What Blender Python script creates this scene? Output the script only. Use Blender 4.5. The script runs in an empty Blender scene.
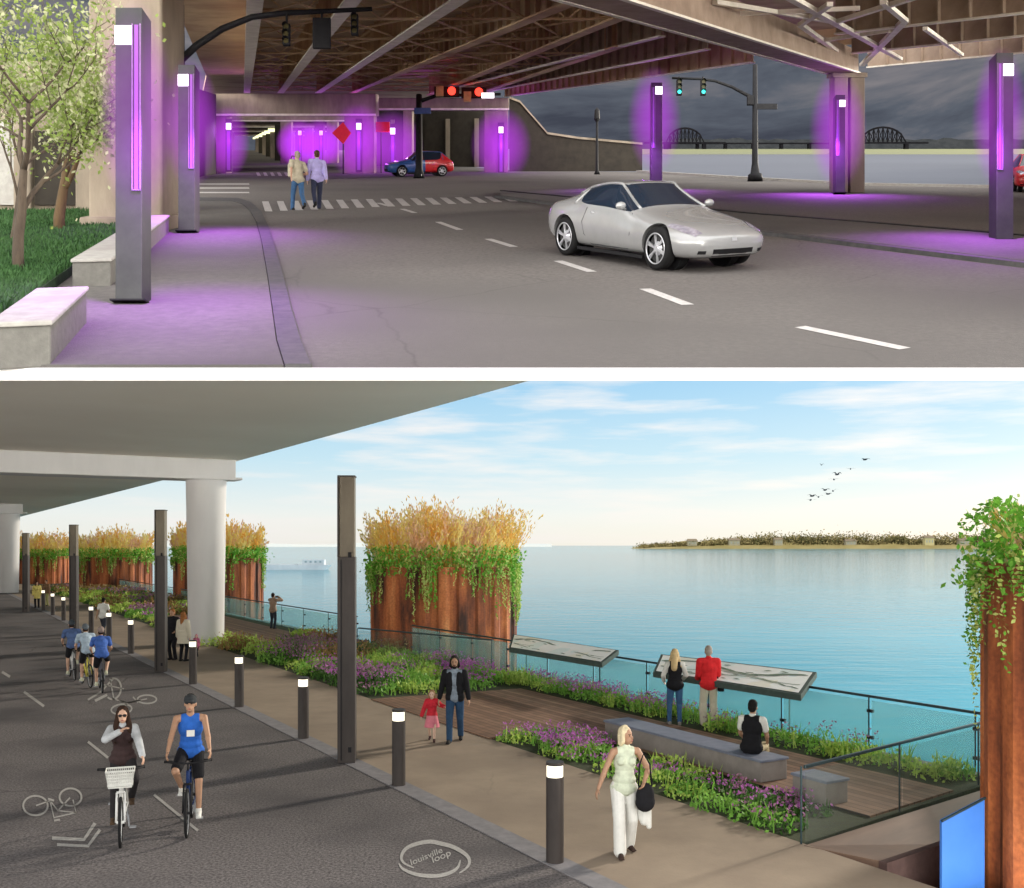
import bpy, bmesh, math, random
from mathutils import Vector, Matrix, noise as mnoise
R = math.radians
random.seed(11)
scene = bpy.context.scene
COL = scene.collection
H_EYE = 4.1          # camera above the riverside path
F = 1000.0           # focal length in picture widths/1024
SL, UC = 0.4, 2.1    # the upper street climbs 0.4 m per metre, starting above the lower promenade

def zu(y): return SL * y + UC            # height of the hill street at depth y
def P(x, y, z=0.0):                      # point of the lower ground seen at x, y
    Y = F * (H_EYE - z) / (y - 545.0); return Vector(((x - 512) * Y / F, Y, z))
def Q(x, y, z=0.0):                      # plan point of the upper street
    Y = F * (2.0 - z) / (y - 145.0); return Vector(((x - 512) * Y / F, Y, z))
D = Vector((-.5158, .8567, 0)); N = Vector((.8567, .5158, 0))
def UV(u, v, z=0.0): return D * u + N * v + Vector((0, 0, z))

# ------------------------------------------------------------------ materials
def nd(nt, t, **k):
    n = nt.nodes.new(t)
    for a, b in k.items(): setattr(n, a, b)
    return n
def mat(name, c, rough=.7, c2=None, scale=6., metal=0., bump=0., bscale=None, emit=None, es=0., spec=.4,
        stretch=(1, 1, 1), c3=None, s3=.6, alpha=1., trans=0., detail=6., coat=0., bdist=.02):
    m = bpy.data.materials.new(name); m.use_nodes = True
    nt = m.node_tree; b = nt.nodes['Principled BSDF']; L = nt.links.new
    b.inputs['Base Color'].default_value = (*c, 1); b.inputs['Roughness'].default_value = rough
    b.inputs['Metallic'].default_value = metal; b.inputs['Specular IOR Level'].default_value = spec
    b.inputs['Coat Weight'].default_value = coat
    tc = nd(nt, 'ShaderNodeTexCoord'); mp = nd(nt, 'ShaderNodeMapping'); mp.inputs['Scale'].default_value = stretch
    L(tc.outputs['Object'], mp.inputs['Vector'])
    if c2 is not None:
        n = nd(nt, 'ShaderNodeTexNoise'); n.inputs['Scale'].default_value = scale; n.inputs['Detail'].default_value = detail
        n.inputs['Roughness'].default_value = .65
        L(mp.outputs[0], n.inputs['Vector'])
        r = nd(nt, 'ShaderNodeValToRGB'); r.color_ramp.elements[0].position = .34; r.color_ramp.elements[1].position = .66
        r.color_ramp.elements[0].color = (*c, 1); r.color_ramp.elements[1].color = (*c2, 1)
        L(n.outputs['Fac'], r.inputs[0]); out = r.outputs[0]
        if c3 is not None:
            n3 = nd(nt, 'ShaderNodeTexNoise'); n3.inputs['Scale'].default_value = s3; n3.inputs['Detail'].default_value = 4
            L(mp.outputs[0], n3.inputs['Vector'])
            r3 = nd(nt, 'ShaderNodeValToRGB'); r3.color_ramp.elements[0].position = .45; r3.color_ramp.elements[1].position = .7
            L(n3.outputs['Fac'], r3.inputs[0])
            mx = nd(nt, 'ShaderNodeMix', data_type='RGBA'); L(r3.outputs[0], mx.inputs[0]); L(out, mx.inputs[6])
            mx.inputs[7].default_value = (*c3, 1); out = mx.outputs[2]
        L(out, b.inputs['Base Color'])
    if bump:
        n2 = nd(nt, 'ShaderNodeTexNoise'); n2.inputs['Scale'].default_value = bscale or scale * 3; n2.inputs['Detail'].default_value = 8
        L(mp.outputs[0], n2.inputs['Vector'])
        bp = nd(nt, 'ShaderNodeBump'); bp.inputs['Strength'].default_value = bump; bp.inputs['Distance'].default_value = bdist
        L(n2.outputs['Fac'], bp.inputs['Height']); L(bp.outputs[0], b.inputs['Normal'])
    if emit is not None:
        b.inputs['Emission Color'].default_value = (*emit, 1); b.inputs['Emission Strength'].default_value = es
    b.inputs['Alpha'].default_value = alpha
    b.inputs['Transmission Weight'].default_value = trans
    return m

M = {}
M['asphalt'] = mat('asphalt', (.035, .030, .031), .92, (.19, .172, .172), 26, bump=.5, bscale=45, c3=(.052, .047, .05), s3=.35, stretch=(1, 1, 1))
M['marking'] = mat('road_paint', (.42, .41, .39), .8, (.26, .25, .24), 30)
M['band'] = mat('paver_band', (.16, .155, .165), .85, (.22, .21, .22), 5, bump=.2)
M['walk'] = mat('promenade_concrete', (.25, .195, .145), .85, (.31, .245, .18), 1.2, bump=.15, bscale=30, c3=(.20, .155, .115), s3=.25)
M['white_edge'] = mat('white_concrete', (.9, .9, .9), .7, (.86, .86, .86), 3)
M['road_up'] = mat('worn_asphalt', (.105, .095, .090), .9, (.175, .16, .15), 14, bump=.5, bscale=60, c3=(.10, .092, .088), s3=.12)
M['walk_up'] = mat('sidewalk_concrete', (.095, .09, .085), .85, (.135, .126, .118), 8, bump=.4, bscale=50, c3=(.078, .073, .07), s3=.2)
M['kerb_up'] = mat('kerb_concrete', (.05, .05, .054), .8, (.085, .08, .082), 5, bump=.2)
M['paint_up'] = mat('worn_road_paint', (.55, .53, .52), .8, (.38, .36, .35), 14)
M['grass'] = mat('grass_soil', (.01, .03, .008), .95, (.02, .055, .015), 4, bump=.6)
M['grassblade'] = mat('grass_blade', (.015, .06, .012), .8, (.035, .10, .02), 2)
M['conc'] = mat('weathered_concrete', (.34, .285, .22), .85, (.24, .195, .15), 1.6, bump=.3, bscale=20, c3=(.14, .115, .085), s3=.5, stretch=(1, 1, .35))
M['conc_white'] = mat('pale_wall_concrete', (.40, .39, .36), .85, (.30, .29, .27), 5, bump=.3, c3=(.30, .28, .26), s3=1.2)
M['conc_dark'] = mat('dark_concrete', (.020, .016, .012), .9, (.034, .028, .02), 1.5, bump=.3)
M['steel'] = mat('tan_painted_steel', (.72, .54, .34), .7, (.56, .40, .23), 1.3, bump=.2, c3=(.42, .24, .15), s3=.35)
M['steel_red'] = mat('brown_painted_steel', (.38, .29, .22), .7, (.26, .19, .14), 1.3, bump=.2)
M['steel_pale'] = mat('pale_flange_steel', (.85, .80, .70), .6, (.66, .61, .52), 2)
M['deck_up'] = mat('deck_soffit', (.55, .42, .29), .9, (.42, .31, .21), .8, c3=(.32, .20, .15), s3=.2)
M['pole'] = mat('dark_grey_green_metal', (.03, .035, .03), .5, (.045, .052, .043), 3, metal=.2)
M['purple_strip'] = mat('purple_light_strip', (.22, .07, .32), .4, emit=(.62, .22, .95), es=.12)
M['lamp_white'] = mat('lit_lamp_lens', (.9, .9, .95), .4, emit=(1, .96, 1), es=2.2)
M['lamp_warm'] = mat('warm_lamp_lens', (.95, .9, .75), .4, emit=(1, .93, .72), es=1.6)
M['black_metal'] = mat('black_metal', (.009, .009, .011), .6, (.015, .015, .017), 5, spec=.2)
M['far_steel'] = mat('far_bridge_steel', (.004, .004, .005), 1., (.007, .007, .008), .5, spec=0.)
M['sig_red'] = mat('red_signal_lens', (.6, .02, .01), .4, emit=(1, .05, .03), es=2.5)
M['sig_green'] = mat('green_signal_lens', (.02, .5, .45), .4, emit=(.05, .9, .85), es=1.6)
M['sig_off'] = mat('unlit_signal_lens', (.06, .05, .02), .3)
M['sig_yel'] = mat('signal_backplate', (.42, .36, .2), .6, (.3, .26, .15), 4)
M['red_sign'] = mat('red_sign_face', (.75, .02, .05), .5, (.65, .02, .05), 4, emit=(1, .02, .08), es=.12)
M['blue_sign'] = mat('blue_sign_face', (.05, .08, .25), .5, (.06, .1, .3), 4)
M['white'] = mat('white_paint', (.78, .78, .76), .5, (.7, .7, .68), 4)
M['conc_light'] = mat('pale_bridge_concrete', (.88, .81, .71), .85, (.90, .84, .75), .35, bump=.08, bscale=8, c3=(.80, .73, .64), s3=.08)
M['col_conc'] = mat('column_concrete', (.56, .55, .55), .85, (.62, .61, .605), .8, bump=.08, bscale=8, stretch=(1, 1, .3))
M['corten'] = None
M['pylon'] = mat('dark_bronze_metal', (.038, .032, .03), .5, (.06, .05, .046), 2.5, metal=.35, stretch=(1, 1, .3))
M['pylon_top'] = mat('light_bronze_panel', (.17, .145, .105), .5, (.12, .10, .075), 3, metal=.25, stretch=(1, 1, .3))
M['wood'] = None
M['bench_top'] = mat('blue_grey_stone', (.14, .16, .22), .6, (.19, .21, .27), 5)
M['bench_side'] = mat('grey_bench_concrete', (.21, .185, .17), .8, (.27, .24, .22), 3, bump=.1)
M['soil'] = mat('planting_soil', (.03, .038, .016), .95, (.045, .06, .022), 6, bump=.6)
M['rail'] = mat('dark_handrail', (.03, .055, .065), .35, (.04, .07, .08), 6, metal=.5)
M['clamp'] = mat('black_clamp', (.01, .012, .014), .4)
M['brownwall'] = mat('brown_ramp_boards', (.15, .09, .06), .7, (.10, .06, .042), 1.2, stretch=(.5, .5, 8), bump=.2)
M['blue_panel'] = mat('blue_panel_enamel', (.05, .19, .62), .4, (.04, .17, .56), 2)
M['boat'] = mat('pale_boat_paint', (.62, .66, .70), .6, (.5, .55, .6), .4)
M['bird'] = mat('dark_bird_feathers', (.05, .055, .07), .8, (.08, .085, .1), 20)
M['bark'] = mat('grey_brown_bark', (.05, .036, .026), .9, (.10, .075, .052), 8, bump=.5, stretch=(1, 1, .3))
M['bark_warm'] = mat('warm_bark', (.12, .075, .035), .9, (.08, .05, .025), 8, bump=.5, stretch=(1, 1, .3))
def leafmat(name, c, c2, s=3., tr=.25):
    m = mat(name, c, .6, c2, s, spec=.25)
    nt = m.node_tree; b = nt.nodes['Principled BSDF']; o = nt.nodes['Material Output']
    t = nd(nt, 'ShaderNodeBsdfTranslucent'); mx = nd(nt, 'ShaderNodeMixShader'); mx.inputs[0].default_value = tr
    src = b.inputs['Base Color'].links[0].from_socket
    nt.links.new(src, t.inputs['Color']); nt.links.new(b.outputs[0], mx.inputs[1]); nt.links.new(t.outputs[0], mx.inputs[2])
    nt.links.new(mx.outputs[0], o.inputs['Surface']); return m
M['leaf_tree'] = leafmat('spring_leaf', (.16, .24, .05), (.30, .38, .10), 1.5, .35)
M['leaf_tree2'] = leafmat('pale_blossom_leaf', (.34, .38, .18), (.55, .55, .36), 1.5, .35)
M['green'] = leafmat('green_leaf', (.13, .34, .04), (.28, .52, .10), 2.)
M['green_d'] = leafmat('dark_green_leaf', (.04, .12, .02), (.09, .20, .04), 2.)
M['lime'] = leafmat('lime_leaf', (.34, .52, .07), (.50, .64, .16), 2.)
M['purple'] = leafmat('purple_flower', (.40, .09, .40), (.56, .22, .52), 3.)
M['pinkf'] = leafmat('dusty_pink_flower', (.38, .20, .30), (.30, .14, .22), 3.)
M['rustf'] = leafmat('dry_rust_foliage', (.28, .16, .06), (.38, .26, .10), 3.)
M['orange'] = leafmat('orange_grass', (.92, .50, .10), (.95, .70, .20), 2., .6)
M['yellow'] = leafmat('yellow_grass', (.95, .74, .20), (.95, .84, .40), 2., .6)
M['pinkg'] = leafmat('pink_grass_plume', (.88, .55, .34), (.90, .68, .48), 2., .6)
M['ivy'] = leafmat('bright_ivy_leaf', (.10, .36, .03), (.24, .54, .07), 2.)
M['ivy_y'] = leafmat('yellow_ivy_leaf', (.46, .60, .12), (.60, .68, .24), 2.)

def cloth(name, c, k=.75): 
    if name not in M: M[name] = mat(name, c, .85, tuple(x * k for x in c), 9, bump=.35, bscale=40, bdist=.01, spec=.2)
    return M[name]
def skinm(name, c):
    if name not in M: M[name] = mat(name, c, .55, tuple(x * .88 for x in c), 14)
    return M[name]

# rusted corten sheet piling
def corten():
    m = bpy.data.materials.new('rusted_corten_steel'); m.use_nodes = True; nt = m.node_tree; L = nt.links.new; b = nt.nodes['Principled BSDF']
    tc = nd(nt, 'ShaderNodeTexCoord'); mp = nd(nt, 'ShaderNodeMapping'); mp.inputs['Scale'].default_value = (1.25, 1.25, .22); L(tc.outputs['Object'], mp.inputs[0])
    n = nd(nt, 'ShaderNodeTexNoise'); n.inputs['Scale'].default_value = 1.; n.inputs['Detail'].default_value = 8; n.inputs['Roughness'].default_value = .6; L(mp.outputs[0], n.inputs[0])
    r = nd(nt, 'ShaderNodeValToRGB'); e = r.color_ramp.elements
    e[0].position = .38; e[0].color = (.05, .014, .006, 1); e[1].position = .70; e[1].color = (.70, .27, .09, 1)
    k = e.new(.5); k.color = (.33, .085, .025, 1); k = e.new(.60); k.color = (.55, .16, .045, 1)
    L(n.outputs[0], r.inputs[0])
    n2 = nd(nt, 'ShaderNodeTexNoise'); n2.inputs['Scale'].default_value = 14; n2.inputs['Detail'].default_value = 8; L(tc.outputs['Object'], n2.inputs[0])
    mx = nd(nt, 'ShaderNodeMix', data_type='RGBA', blend_type='MULTIPLY'); mx.inputs[0].default_value = .7
    r2 = nd(nt, 'ShaderNodeValToRGB'); r2.color_ramp.elements[0].position = .3; r2.color_ramp.elements[0].color = (.5, .45, .42, 1); r2.color_ramp.elements[1].position = .65
    L(n2.outputs[0], r2.inputs[0]); L(r.outputs[0], mx.inputs[6]); L(r2.outputs[0], mx.inputs[7]); L(mx.outputs[2], b.inputs['Base Color'])
    b.inputs['Roughness'].default_value = .75
    bp = nd(nt, 'ShaderNodeBump'); bp.inputs['Strength'].default_value = .35; bp.inputs['Distance'].default_value = .03; L(n2.outputs[0], bp.inputs['Height']); L(bp.outputs[0], b.inputs['Normal'])
    return m
M['corten'] = corten()
def woodm():
    m = bpy.data.materials.new('boardwalk_planks'); m.use_nodes = True; nt = m.node_tree; L = nt.links.new; b = nt.nodes['Principled BSDF']
    tc = nd(nt, 'ShaderNodeTexCoord'); mp = nd(nt, 'ShaderNodeMapping'); mp.inputs['Rotation'].default_value = (0, 0, R(-121.05 + 0)); L(tc.outputs['Object'], mp.inputs[0])
    sp = nd(nt, 'ShaderNodeSeparateXYZ'); L(mp.outputs[0], sp.inputs[0])
    mu = nd(nt, 'ShaderNodeMath', operation='MULTIPLY'); mu.inputs[1].default_value = 5.5; L(sp.outputs[1], mu.inputs[0])
    fl = nd(nt, 'ShaderNodeMath', operation='FLOOR'); L(mu.outputs[0], fl.inputs[0]); fr = nd(nt, 'ShaderNodeMath', operation='FRACT'); L(mu.outputs[0], fr.inputs[0])
    wn = nd(nt, 'ShaderNodeTexWhiteNoise', noise_dimensions='1D'); L(fl.outputs[0], wn.inputs['W'])
    r = nd(nt, 'ShaderNodeValToRGB'); r.color_ramp.elements[0].color = (.20, .105, .06, 1); r.color_ramp.elements[1].color = (.33, .19, .12, 1); L(wn.outputs[0], r.inputs[0])
    gp = nd(nt, 'ShaderNodeMath', operation='GREATER_THAN'); gp.inputs[1].default_value = .09; L(fr.outputs[0], gp.inputs[0])
    n = nd(nt, 'ShaderNodeTexNoise'); n.inputs['Scale'].default_value = 3; n.inputs['Detail'].default_value = 8; L(tc.outputs['Object'], n.inputs[0])
    mx = nd(nt, 'ShaderNodeMix', data_type='RGBA', blend_type='MULTIPLY'); mx.inputs[0].default_value = .8; L(r.outputs[0], mx.inputs[6])
    r2 = nd(nt, 'ShaderNodeValToRGB'); r2.color_ramp.elements[0].position = .3; r2.color_ramp.elements[0].color = (.55, .55, .55, 1); r2.color_ramp.elements[1].position = .7; L(n.outputs[0], r2.inputs[0]); L(r2.outputs[0], mx.inputs[7])
    m2 = nd(nt, 'ShaderNodeMix', data_type='RGBA'); L(gp.outputs[0], m2.inputs[0]); m2.inputs[6].default_value = (.02, .012, .008, 1); L(mx.outputs[2], m2.inputs[7]); L(m2.outputs[2], b.inputs['Base Color'])
    b.inputs['Roughness'].default_value = .7
    return m
M['wood'] = woodm()
def waterm(name, base, rough, sc, dist, stretch, strength=.5):
    m = bpy.data.materials.new(name); m.use_nodes = True; nt = m.node_tree; L = nt.links.new; b = nt.nodes['Principled BSDF']
    b.inputs['Base Color'].default_value = (*base, 1); b.inputs['Roughness'].default_value = rough; b.inputs['IOR'].default_value = 1.33
    tc = nd(nt, 'ShaderNodeTexCoord'); mp = nd(nt, 'ShaderNodeMapping'); mp.inputs['Scale'].default_value = stretch; L(tc.outputs['Object'], mp.inputs[0])
    n = nd(nt, 'ShaderNodeTexNoise'); n.inputs['Scale'].default_value = sc; n.inputs['Detail'].default_value = 5; L(mp.outputs[0], n.inputs[0])
    bp = nd(nt, 'ShaderNodeBump'); bp.inputs['Strength'].default_value = strength; bp.inputs['Distance'].default_value = dist; L(n.outputs[0], bp.inputs['Height']); L(bp.outputs[0], b.inputs['Normal'])
    n2 = nd(nt, 'ShaderNodeTexNoise'); n2.inputs['Scale'].default_value = sc * .05; n2.inputs['Detail'].default_value = 5; L(mp.outputs[0], n2.inputs[0])
    mx = nd(nt, 'ShaderNodeMix', data_type='RGBA'); L(n2.outputs[0], mx.inputs[0]); mx.inputs[6].default_value = (*[c * .75 for c in base], 1); mx.inputs[7].default_value = (*[min(1, c * 1.25) for c in base], 1)
    L(mx.outputs[2], b.inputs['Base Color'])
    return m
M['water'] = waterm('river_water', (.09, .42, .56), .10, .35, .12, (1, 2.6, 1), .35)
def water_mix(m, mxr, gl):
    nt = m.node_tree; L = nt.links.new; b = nt.nodes['Principled BSDF']; o = nt.nodes['Material Output']; b.inputs['Specular IOR Level'].default_value = 0.; b.inputs['Roughness'].default_value = 1
    g = nd(nt, 'ShaderNodeBsdfGlossy'); g.inputs['Roughness'].default_value = gl; nb = b.inputs['Normal'].links[0].from_socket; L(nb, g.inputs['Normal'])
    f = nd(nt, 'ShaderNodeFresnel'); f.inputs[0].default_value = 1.33; L(nb, f.inputs['Normal'])
    r = nd(nt, 'ShaderNodeMapRange'); r.inputs[1].default_value = .3; r.inputs[2].default_value = .95; r.inputs[3].default_value = .05; r.inputs[4].default_value = mxr; L(f.outputs[0], r.inputs[0])
    x = nd(nt, 'ShaderNodeMixShader'); L(r.outputs[0], x.inputs[0]); L(b.outputs[0], x.inputs[1]); L(g.outputs[0], x.inputs[2]); L(x.outputs[0], o.inputs[0])
water_mix(M['water'], .90, .06)
M['water_up'] = waterm('dusk_river_water', (.16, .17, .20), .3, .05, .6, (1, 3.5, 1), .5)
def glassm(name, col, a, rough=.05):
    m = bpy.data.materials.new(name); m.use_nodes = True; nt = m.node_tree; L = nt.links.new; b = nt.nodes['Principled BSDF']; o = nt.nodes['Material Output']
    b.inputs['Base Color'].default_value = (*col, 1); b.inputs['Roughness'].default_value = rough
    t = nd(nt, 'ShaderNodeBsdfTransparent'); t.inputs[0].default_value = (*[min(.97, c * .3 + .80) for c in col], 1)
    mx = nd(nt, 'ShaderNodeMixShader'); mx.inputs[0].default_value = a; L(t.outputs[0], mx.inputs[1]); L(b.outputs[0], mx.inputs[2]); L(mx.outputs[0], o.inputs[0]); return m
M['glass'] = glassm('green_tinted_glass', (.36, .70, .72), .30)
M['glass2'] = glassm('smoky_green_glass', (.40, .44, .40), .06)
M['carglass'] = mat('dark_car_glass', (.012, .022, .04), .08, spec=.8)
def glowm():  # volume that emits purple itself, imitating the halo round the lamps
    m = bpy.data.materials.new('purple_glow_volume'); m.use_nodes = True; nt = m.node_tree; L = nt.links.new
    nt.nodes.remove(nt.nodes['Principled BSDF']); o = nt.nodes['Material Output']
    tc = nd(nt, 'ShaderNodeTexCoord'); vm = nd(nt, 'ShaderNodeVectorMath', operation='DOT_PRODUCT'); L(tc.outputs['Object'], vm.inputs[0]); L(tc.outputs['Object'], vm.inputs[1])
    s = nd(nt, 'ShaderNodeMath', operation='SUBTRACT', use_clamp=True); s.inputs[0].default_value = 1; L(vm.outputs['Value'], s.inputs[1])
    p = nd(nt, 'ShaderNodeMath', operation='POWER'); p.inputs[1].default_value = 1.1; L(s.outputs[0], p.inputs[0])
    k = nd(nt, 'ShaderNodeMath', operation='MULTIPLY'); k.inputs[1].default_value = 1.5; L(p.outputs[0], k.inputs[0])
    e = nd(nt, 'ShaderNodeEmission'); e.inputs[0].default_value = (.40, .055, .56, 1); L(k.outputs[0], e.inputs[1])
    a = nd(nt, 'ShaderNodeVolumeAbsorption'); a.inputs[0].default_value = (.5, .1, .7, 1); L(k.outputs[0], a.inputs['Density'])
    ad = nd(nt, 'ShaderNodeAddShader'); L(e.outputs[0], ad.inputs[0]); L(a.outputs[0], ad.inputs[1])
    L(ad.outputs[0], o.inputs['Volume']); return m
M['glow'] = glowm()

def cracks(m, sc, wdt, amt):
    nt = m.node_tree; L = nt.links.new; b = nt.nodes['Principled BSDF']; src = b.inputs['Base Color'].links[0].from_socket
    tc = nd(nt, 'ShaderNodeTexCoord'); n = nd(nt, 'ShaderNodeTexNoise'); n.inputs['Scale'].default_value = 1.5; n.inputs['Detail'].default_value = 5; L(tc.outputs['Object'], n.inputs[0])
    a = nd(nt, 'ShaderNodeMix', data_type='VECTOR'); a.inputs[0].default_value = .25; L(tc.outputs['Object'], a.inputs[4]); L(n.outputs['Color'], a.inputs[5])
    v = nd(nt, 'ShaderNodeTexVoronoi', feature='DISTANCE_TO_EDGE'); v.inputs['Scale'].default_value = sc; L(a.outputs[1], v.inputs['Vector'])
    r = nd(nt, 'ShaderNodeMapRange'); r.inputs[1].default_value = wdt; r.inputs[2].default_value = 0.; L(v.outputs[0], r.inputs[0])
    n2 = nd(nt, 'ShaderNodeTexNoise'); n2.inputs['Scale'].default_value = .22; L(tc.outputs['Object'], n2.inputs[0])
    r2 = nd(nt, 'ShaderNodeMapRange'); r2.inputs[1].default_value = .48; r2.inputs[2].default_value = .6; r2.inputs[4].default_value = amt; L(n2.outputs[0], r2.inputs[0])
    q = nd(nt, 'ShaderNodeMath', operation='MULTIPLY'); L(r.outputs[0], q.inputs[0]); L(r2.outputs[0], q.inputs[1])
    x = nd(nt, 'ShaderNodeMix', data_type='RGBA'); L(q.outputs[0], x.inputs[0]); L(src, x.inputs[6]); x.inputs[7].default_value = (.02, .018, .018, 1); L(x.outputs[2], b.inputs['Base Color'])
cracks(M['road_up'], .35, .008, .28); cracks(M['asphalt'], .30, .010, .6); cracks(M['walk'], .22, .004, .15)

# ------------------------------------------------------------------ mesh building
class MB:
    def __init__(s): s.v = []; s.f = []; s.m = []; s.mi = 0
    def add(s, vs, fs):
        b = len(s.v); s.v += [tuple(v) for v in vs]; s.f += [tuple(i + b for i in f) for f in fs]; s.m += [s.mi] * len(fs); return s
    def prism(s, pts, z0, z1):           # pts: xy list ; z0, z1 numbers
        n = len(pts)
        a = sum(pts[i][0] * pts[(i + 1) % n][1] - pts[(i + 1) % n][0] * pts[i][1] for i in range(n))
        if a < 0: pts = pts[::-1]
        vs = [(p[0], p[1], z0) for p in pts] + [(p[0], p[1], z1) for p in pts]
        return s.add(vs, [tuple(range(n))[::-1], tuple(range(n, 2 * n))] + [(i, (i + 1) % n, n + (i + 1) % n, n + i) for i in range(n)])
    def box(s, c, d, rz=0., M4=None):
        hx, hy, hz = d[0] / 2, d[1] / 2, d[2] / 2; cs, sn = math.cos(rz), math.sin(rz)
        vs = []
        for z in (-hz, hz):
            for x, y in ((-hx, -hy), (hx, -hy), (hx, hy), (-hx, hy)):
                p = Vector((x * cs - y * sn, x * sn + y * cs, z))
                if M4 is not None: p = M4 @ p
                vs.append(p + Vector(c))
        return s.add(vs, [(3, 2, 1, 0), (4, 5, 6, 7), (0, 1, 5, 4), (1, 2, 6, 5), (2, 3, 7, 6), (3, 0, 4, 7)])
    def beam(s, p, q, w, h, drop=0.):     # rectangular bar, w horizontal, h vertical (centred)
        p = Vector(p); q = Vector(q); d = (q - p); dh = Vector((d.x, d.y, 0))
        sd = Vector((-dh.y, dh.x, 0)).normalized() * w / 2 if dh.length > 1e-5 else Vector((w / 2, 0, 0))
        up = Vector((0, 0, h / 2)) if dh.length > 1e-5 else Vector((0, h / 2, 0))
        vs = []
        for c in (p, q):
            for a, b in ((-1, -1), (1, -1), (1, 1), (-1, 1)): vs.append(c + sd * a + up * b)
        return s.add(vs, [(0, 1, 2, 3), (7, 6, 5, 4), (0, 4, 5, 1), (1, 5, 6, 2), (2, 6, 7, 3), (3, 7, 4, 0)])
    def tube(s, pts, rs, n=10, closed=False, caps=True):
        pts = [Vector(p) for p in pts]; k = len(pts)
        if not hasattr(rs, '__len__'): rs = [rs] * k
        rings = []; pr = None
        for i, p in enumerate(pts):
            if closed: t = pts[(i + 1) % k] - pts[i - 1]
            else: t = pts[min(i + 1, k - 1)] - pts[max(i - 1, 0)]
            t = t.normalized() if t.length > 1e-9 else Vector((0, 0, 1))
            if pr is None: a = t.orthogonal().normalized()
            else:
                a = pr - t * pr.dot(t); a = a.normalized() if a.length > 1e-6 else t.orthogonal().normalized()
            pr = a; b = t.cross(a)
            rings.append([p + (a * math.cos(2 * math.pi * j / n) + b * math.sin(2 * math.pi * j / n)) * rs[i] for j in range(n)])
        vs = [v for r in rings for v in r]; fs = []
        for i in range(k if closed else k - 1):
            i2 = (i + 1) % k
            for j in range(n): fs.append((i * n + j, i * n + (j + 1) % n, i2 * n + (j + 1) % n, i2 * n + j))
        if caps and not closed:
            fs.append(tuple(range(n))[::-1]); fs.append(tuple((k - 1) * n + j for j in range(n)))
        return s.add(vs, fs)
    def capsule(s, p, q, r0, r1, n=12):
        p = Vector(p); q = Vector(q); d = q - p; L_ = d.length
        if L_ < 1e-6: return s.ell(p, (r0, r0, r0))
        t = d / L_; pts = []; rs = []
        for a in (-80, -50, -20): pts.append(p + t * math.sin(R(a)) * r0); rs.append(r0 * math.cos(R(a)))
        m_ = max(2, int(L_ / .08)); 
        for i in range(m_ + 1): pts.append(p + d * (i / m_)); rs.append(r0 + (r1 - r0) * i / m_)
        for a in (20, 50, 80): pts.append(q + t * math.sin(R(a)) * r1); rs.append(r1 * math.cos(R(a)))
        return s.tube(pts, rs, n)
    def ell(s, c, r, rot=None, nu=14, nv=9):
        c = Vector(c); vs = []; fs = []
        for i in range(1, nv):
            th = math.pi * i / nv
            for j in range(nu):
                ph = 2 * math.pi * j / nu
                p = Vector((r[0] * math.sin(th) * math.cos(ph), r[1] * math.sin(th) * math.sin(ph), r[2] * math.cos(th)))
                if rot is not None: p = rot @ p
                vs.append(c + p)
        tp = Vector((0, 0, r[2])); bt = Vector((0, 0, -r[2]))
        if rot is not None: tp = rot @ tp; bt = rot @ bt
        vs += [c + tp, c + bt]; T = len(vs) - 2; B = T + 1
        for i in range(nv - 2):
            for j in range(nu): fs.append((i * nu + j, (i + 1) * nu + j, (i + 1) * nu + (j + 1) % nu, i * nu + (j + 1) % nu))
        for j in range(nu):
            fs.append((T, j, (j + 1) % nu)); fs.append((B, (nv - 2) * nu + (j + 1) % nu, (nv - 2) * nu + j))
        return s.add(vs, fs)
    def xf(s, Mx): s.v = [tuple(Mx @ Vector(v)) for v in s.v]; return s
    def build(s, name, mats, parent=None, up=False, smooth=False, local=False, bevel=0., kind=None, sm_ang=None):
        if not isinstance(mats, (list, tuple)): mats = [mats]
        off = Vector((0, 0, 0))
        if parent is not None and not local:
            off = parent.matrix_basis.translation.copy(); q = parent.parent
            while q is not None: off += q.matrix_basis.translation; q = q.parent
        vs = []
        for v in s.v:
            z = v[2] + (zu(v[1]) if up else 0.)
            vs.append((v[0] - off.x, v[1] - off.y, z - off.z))
        me = bpy.data.meshes.new(name); me.from_pydata(vs, [], s.f); me.update()
        for m in mats: me.materials.append(m)
        if len(mats) > 1: me.polygons.foreach_set('material_index', s.m)
        if smooth: me.polygons.foreach_set('use_smooth', [True] * len(me.polygons))
        o = bpy.data.objects.new(name, me); COL.objects.link(o)
        if parent is not None: o.parent = parent
        if bevel:
            b = o.modifiers.new('bevel', 'BEVEL'); b.width = bevel; b.segments = 2; b.limit_method = 'ANGLE'
        if smooth and sm_ang:
            try: me.set_sharp_from_angle(angle=R(sm_ang))
            except Exception: pass
        if kind: o['kind'] = kind
        return o
def tag(o, label=None, cat=None, group=None, kind=None):
    if label: o['label'] = label
    if cat: o['category'] = cat
    if group: o['group'] = group
    if kind: o['kind'] = kind
    return o
def thing(name, label, cat, loc=(0, 0, 0), rz=0., group=None, up=False, rx=0.):
    o = bpy.data.objects.new(name, None); COL.objects.link(o); o.empty_display_size = .2
    l = Vector(loc)
    if up: l.z += zu(l.y)
    o.location = l; o.rotation_euler = (rx, 0, rz)
    o.matrix_basis = Matrix.Translation(l) @ Matrix.Rotation(rx, 4, 'X') @ Matrix.Rotation(rz, 4, 'Z') if rx else Matrix.Translation(l) @ Matrix.Rotation(rz, 4, 'Z')
    return tag(o, label, cat, group)
def copy_tree(o, parent=None):
    c = o.copy(); COL.objects.link(c)
    if parent is not None: c.parent = parent
    for ch in list(o.children): copy_tree(ch, c)
    return c
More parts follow.
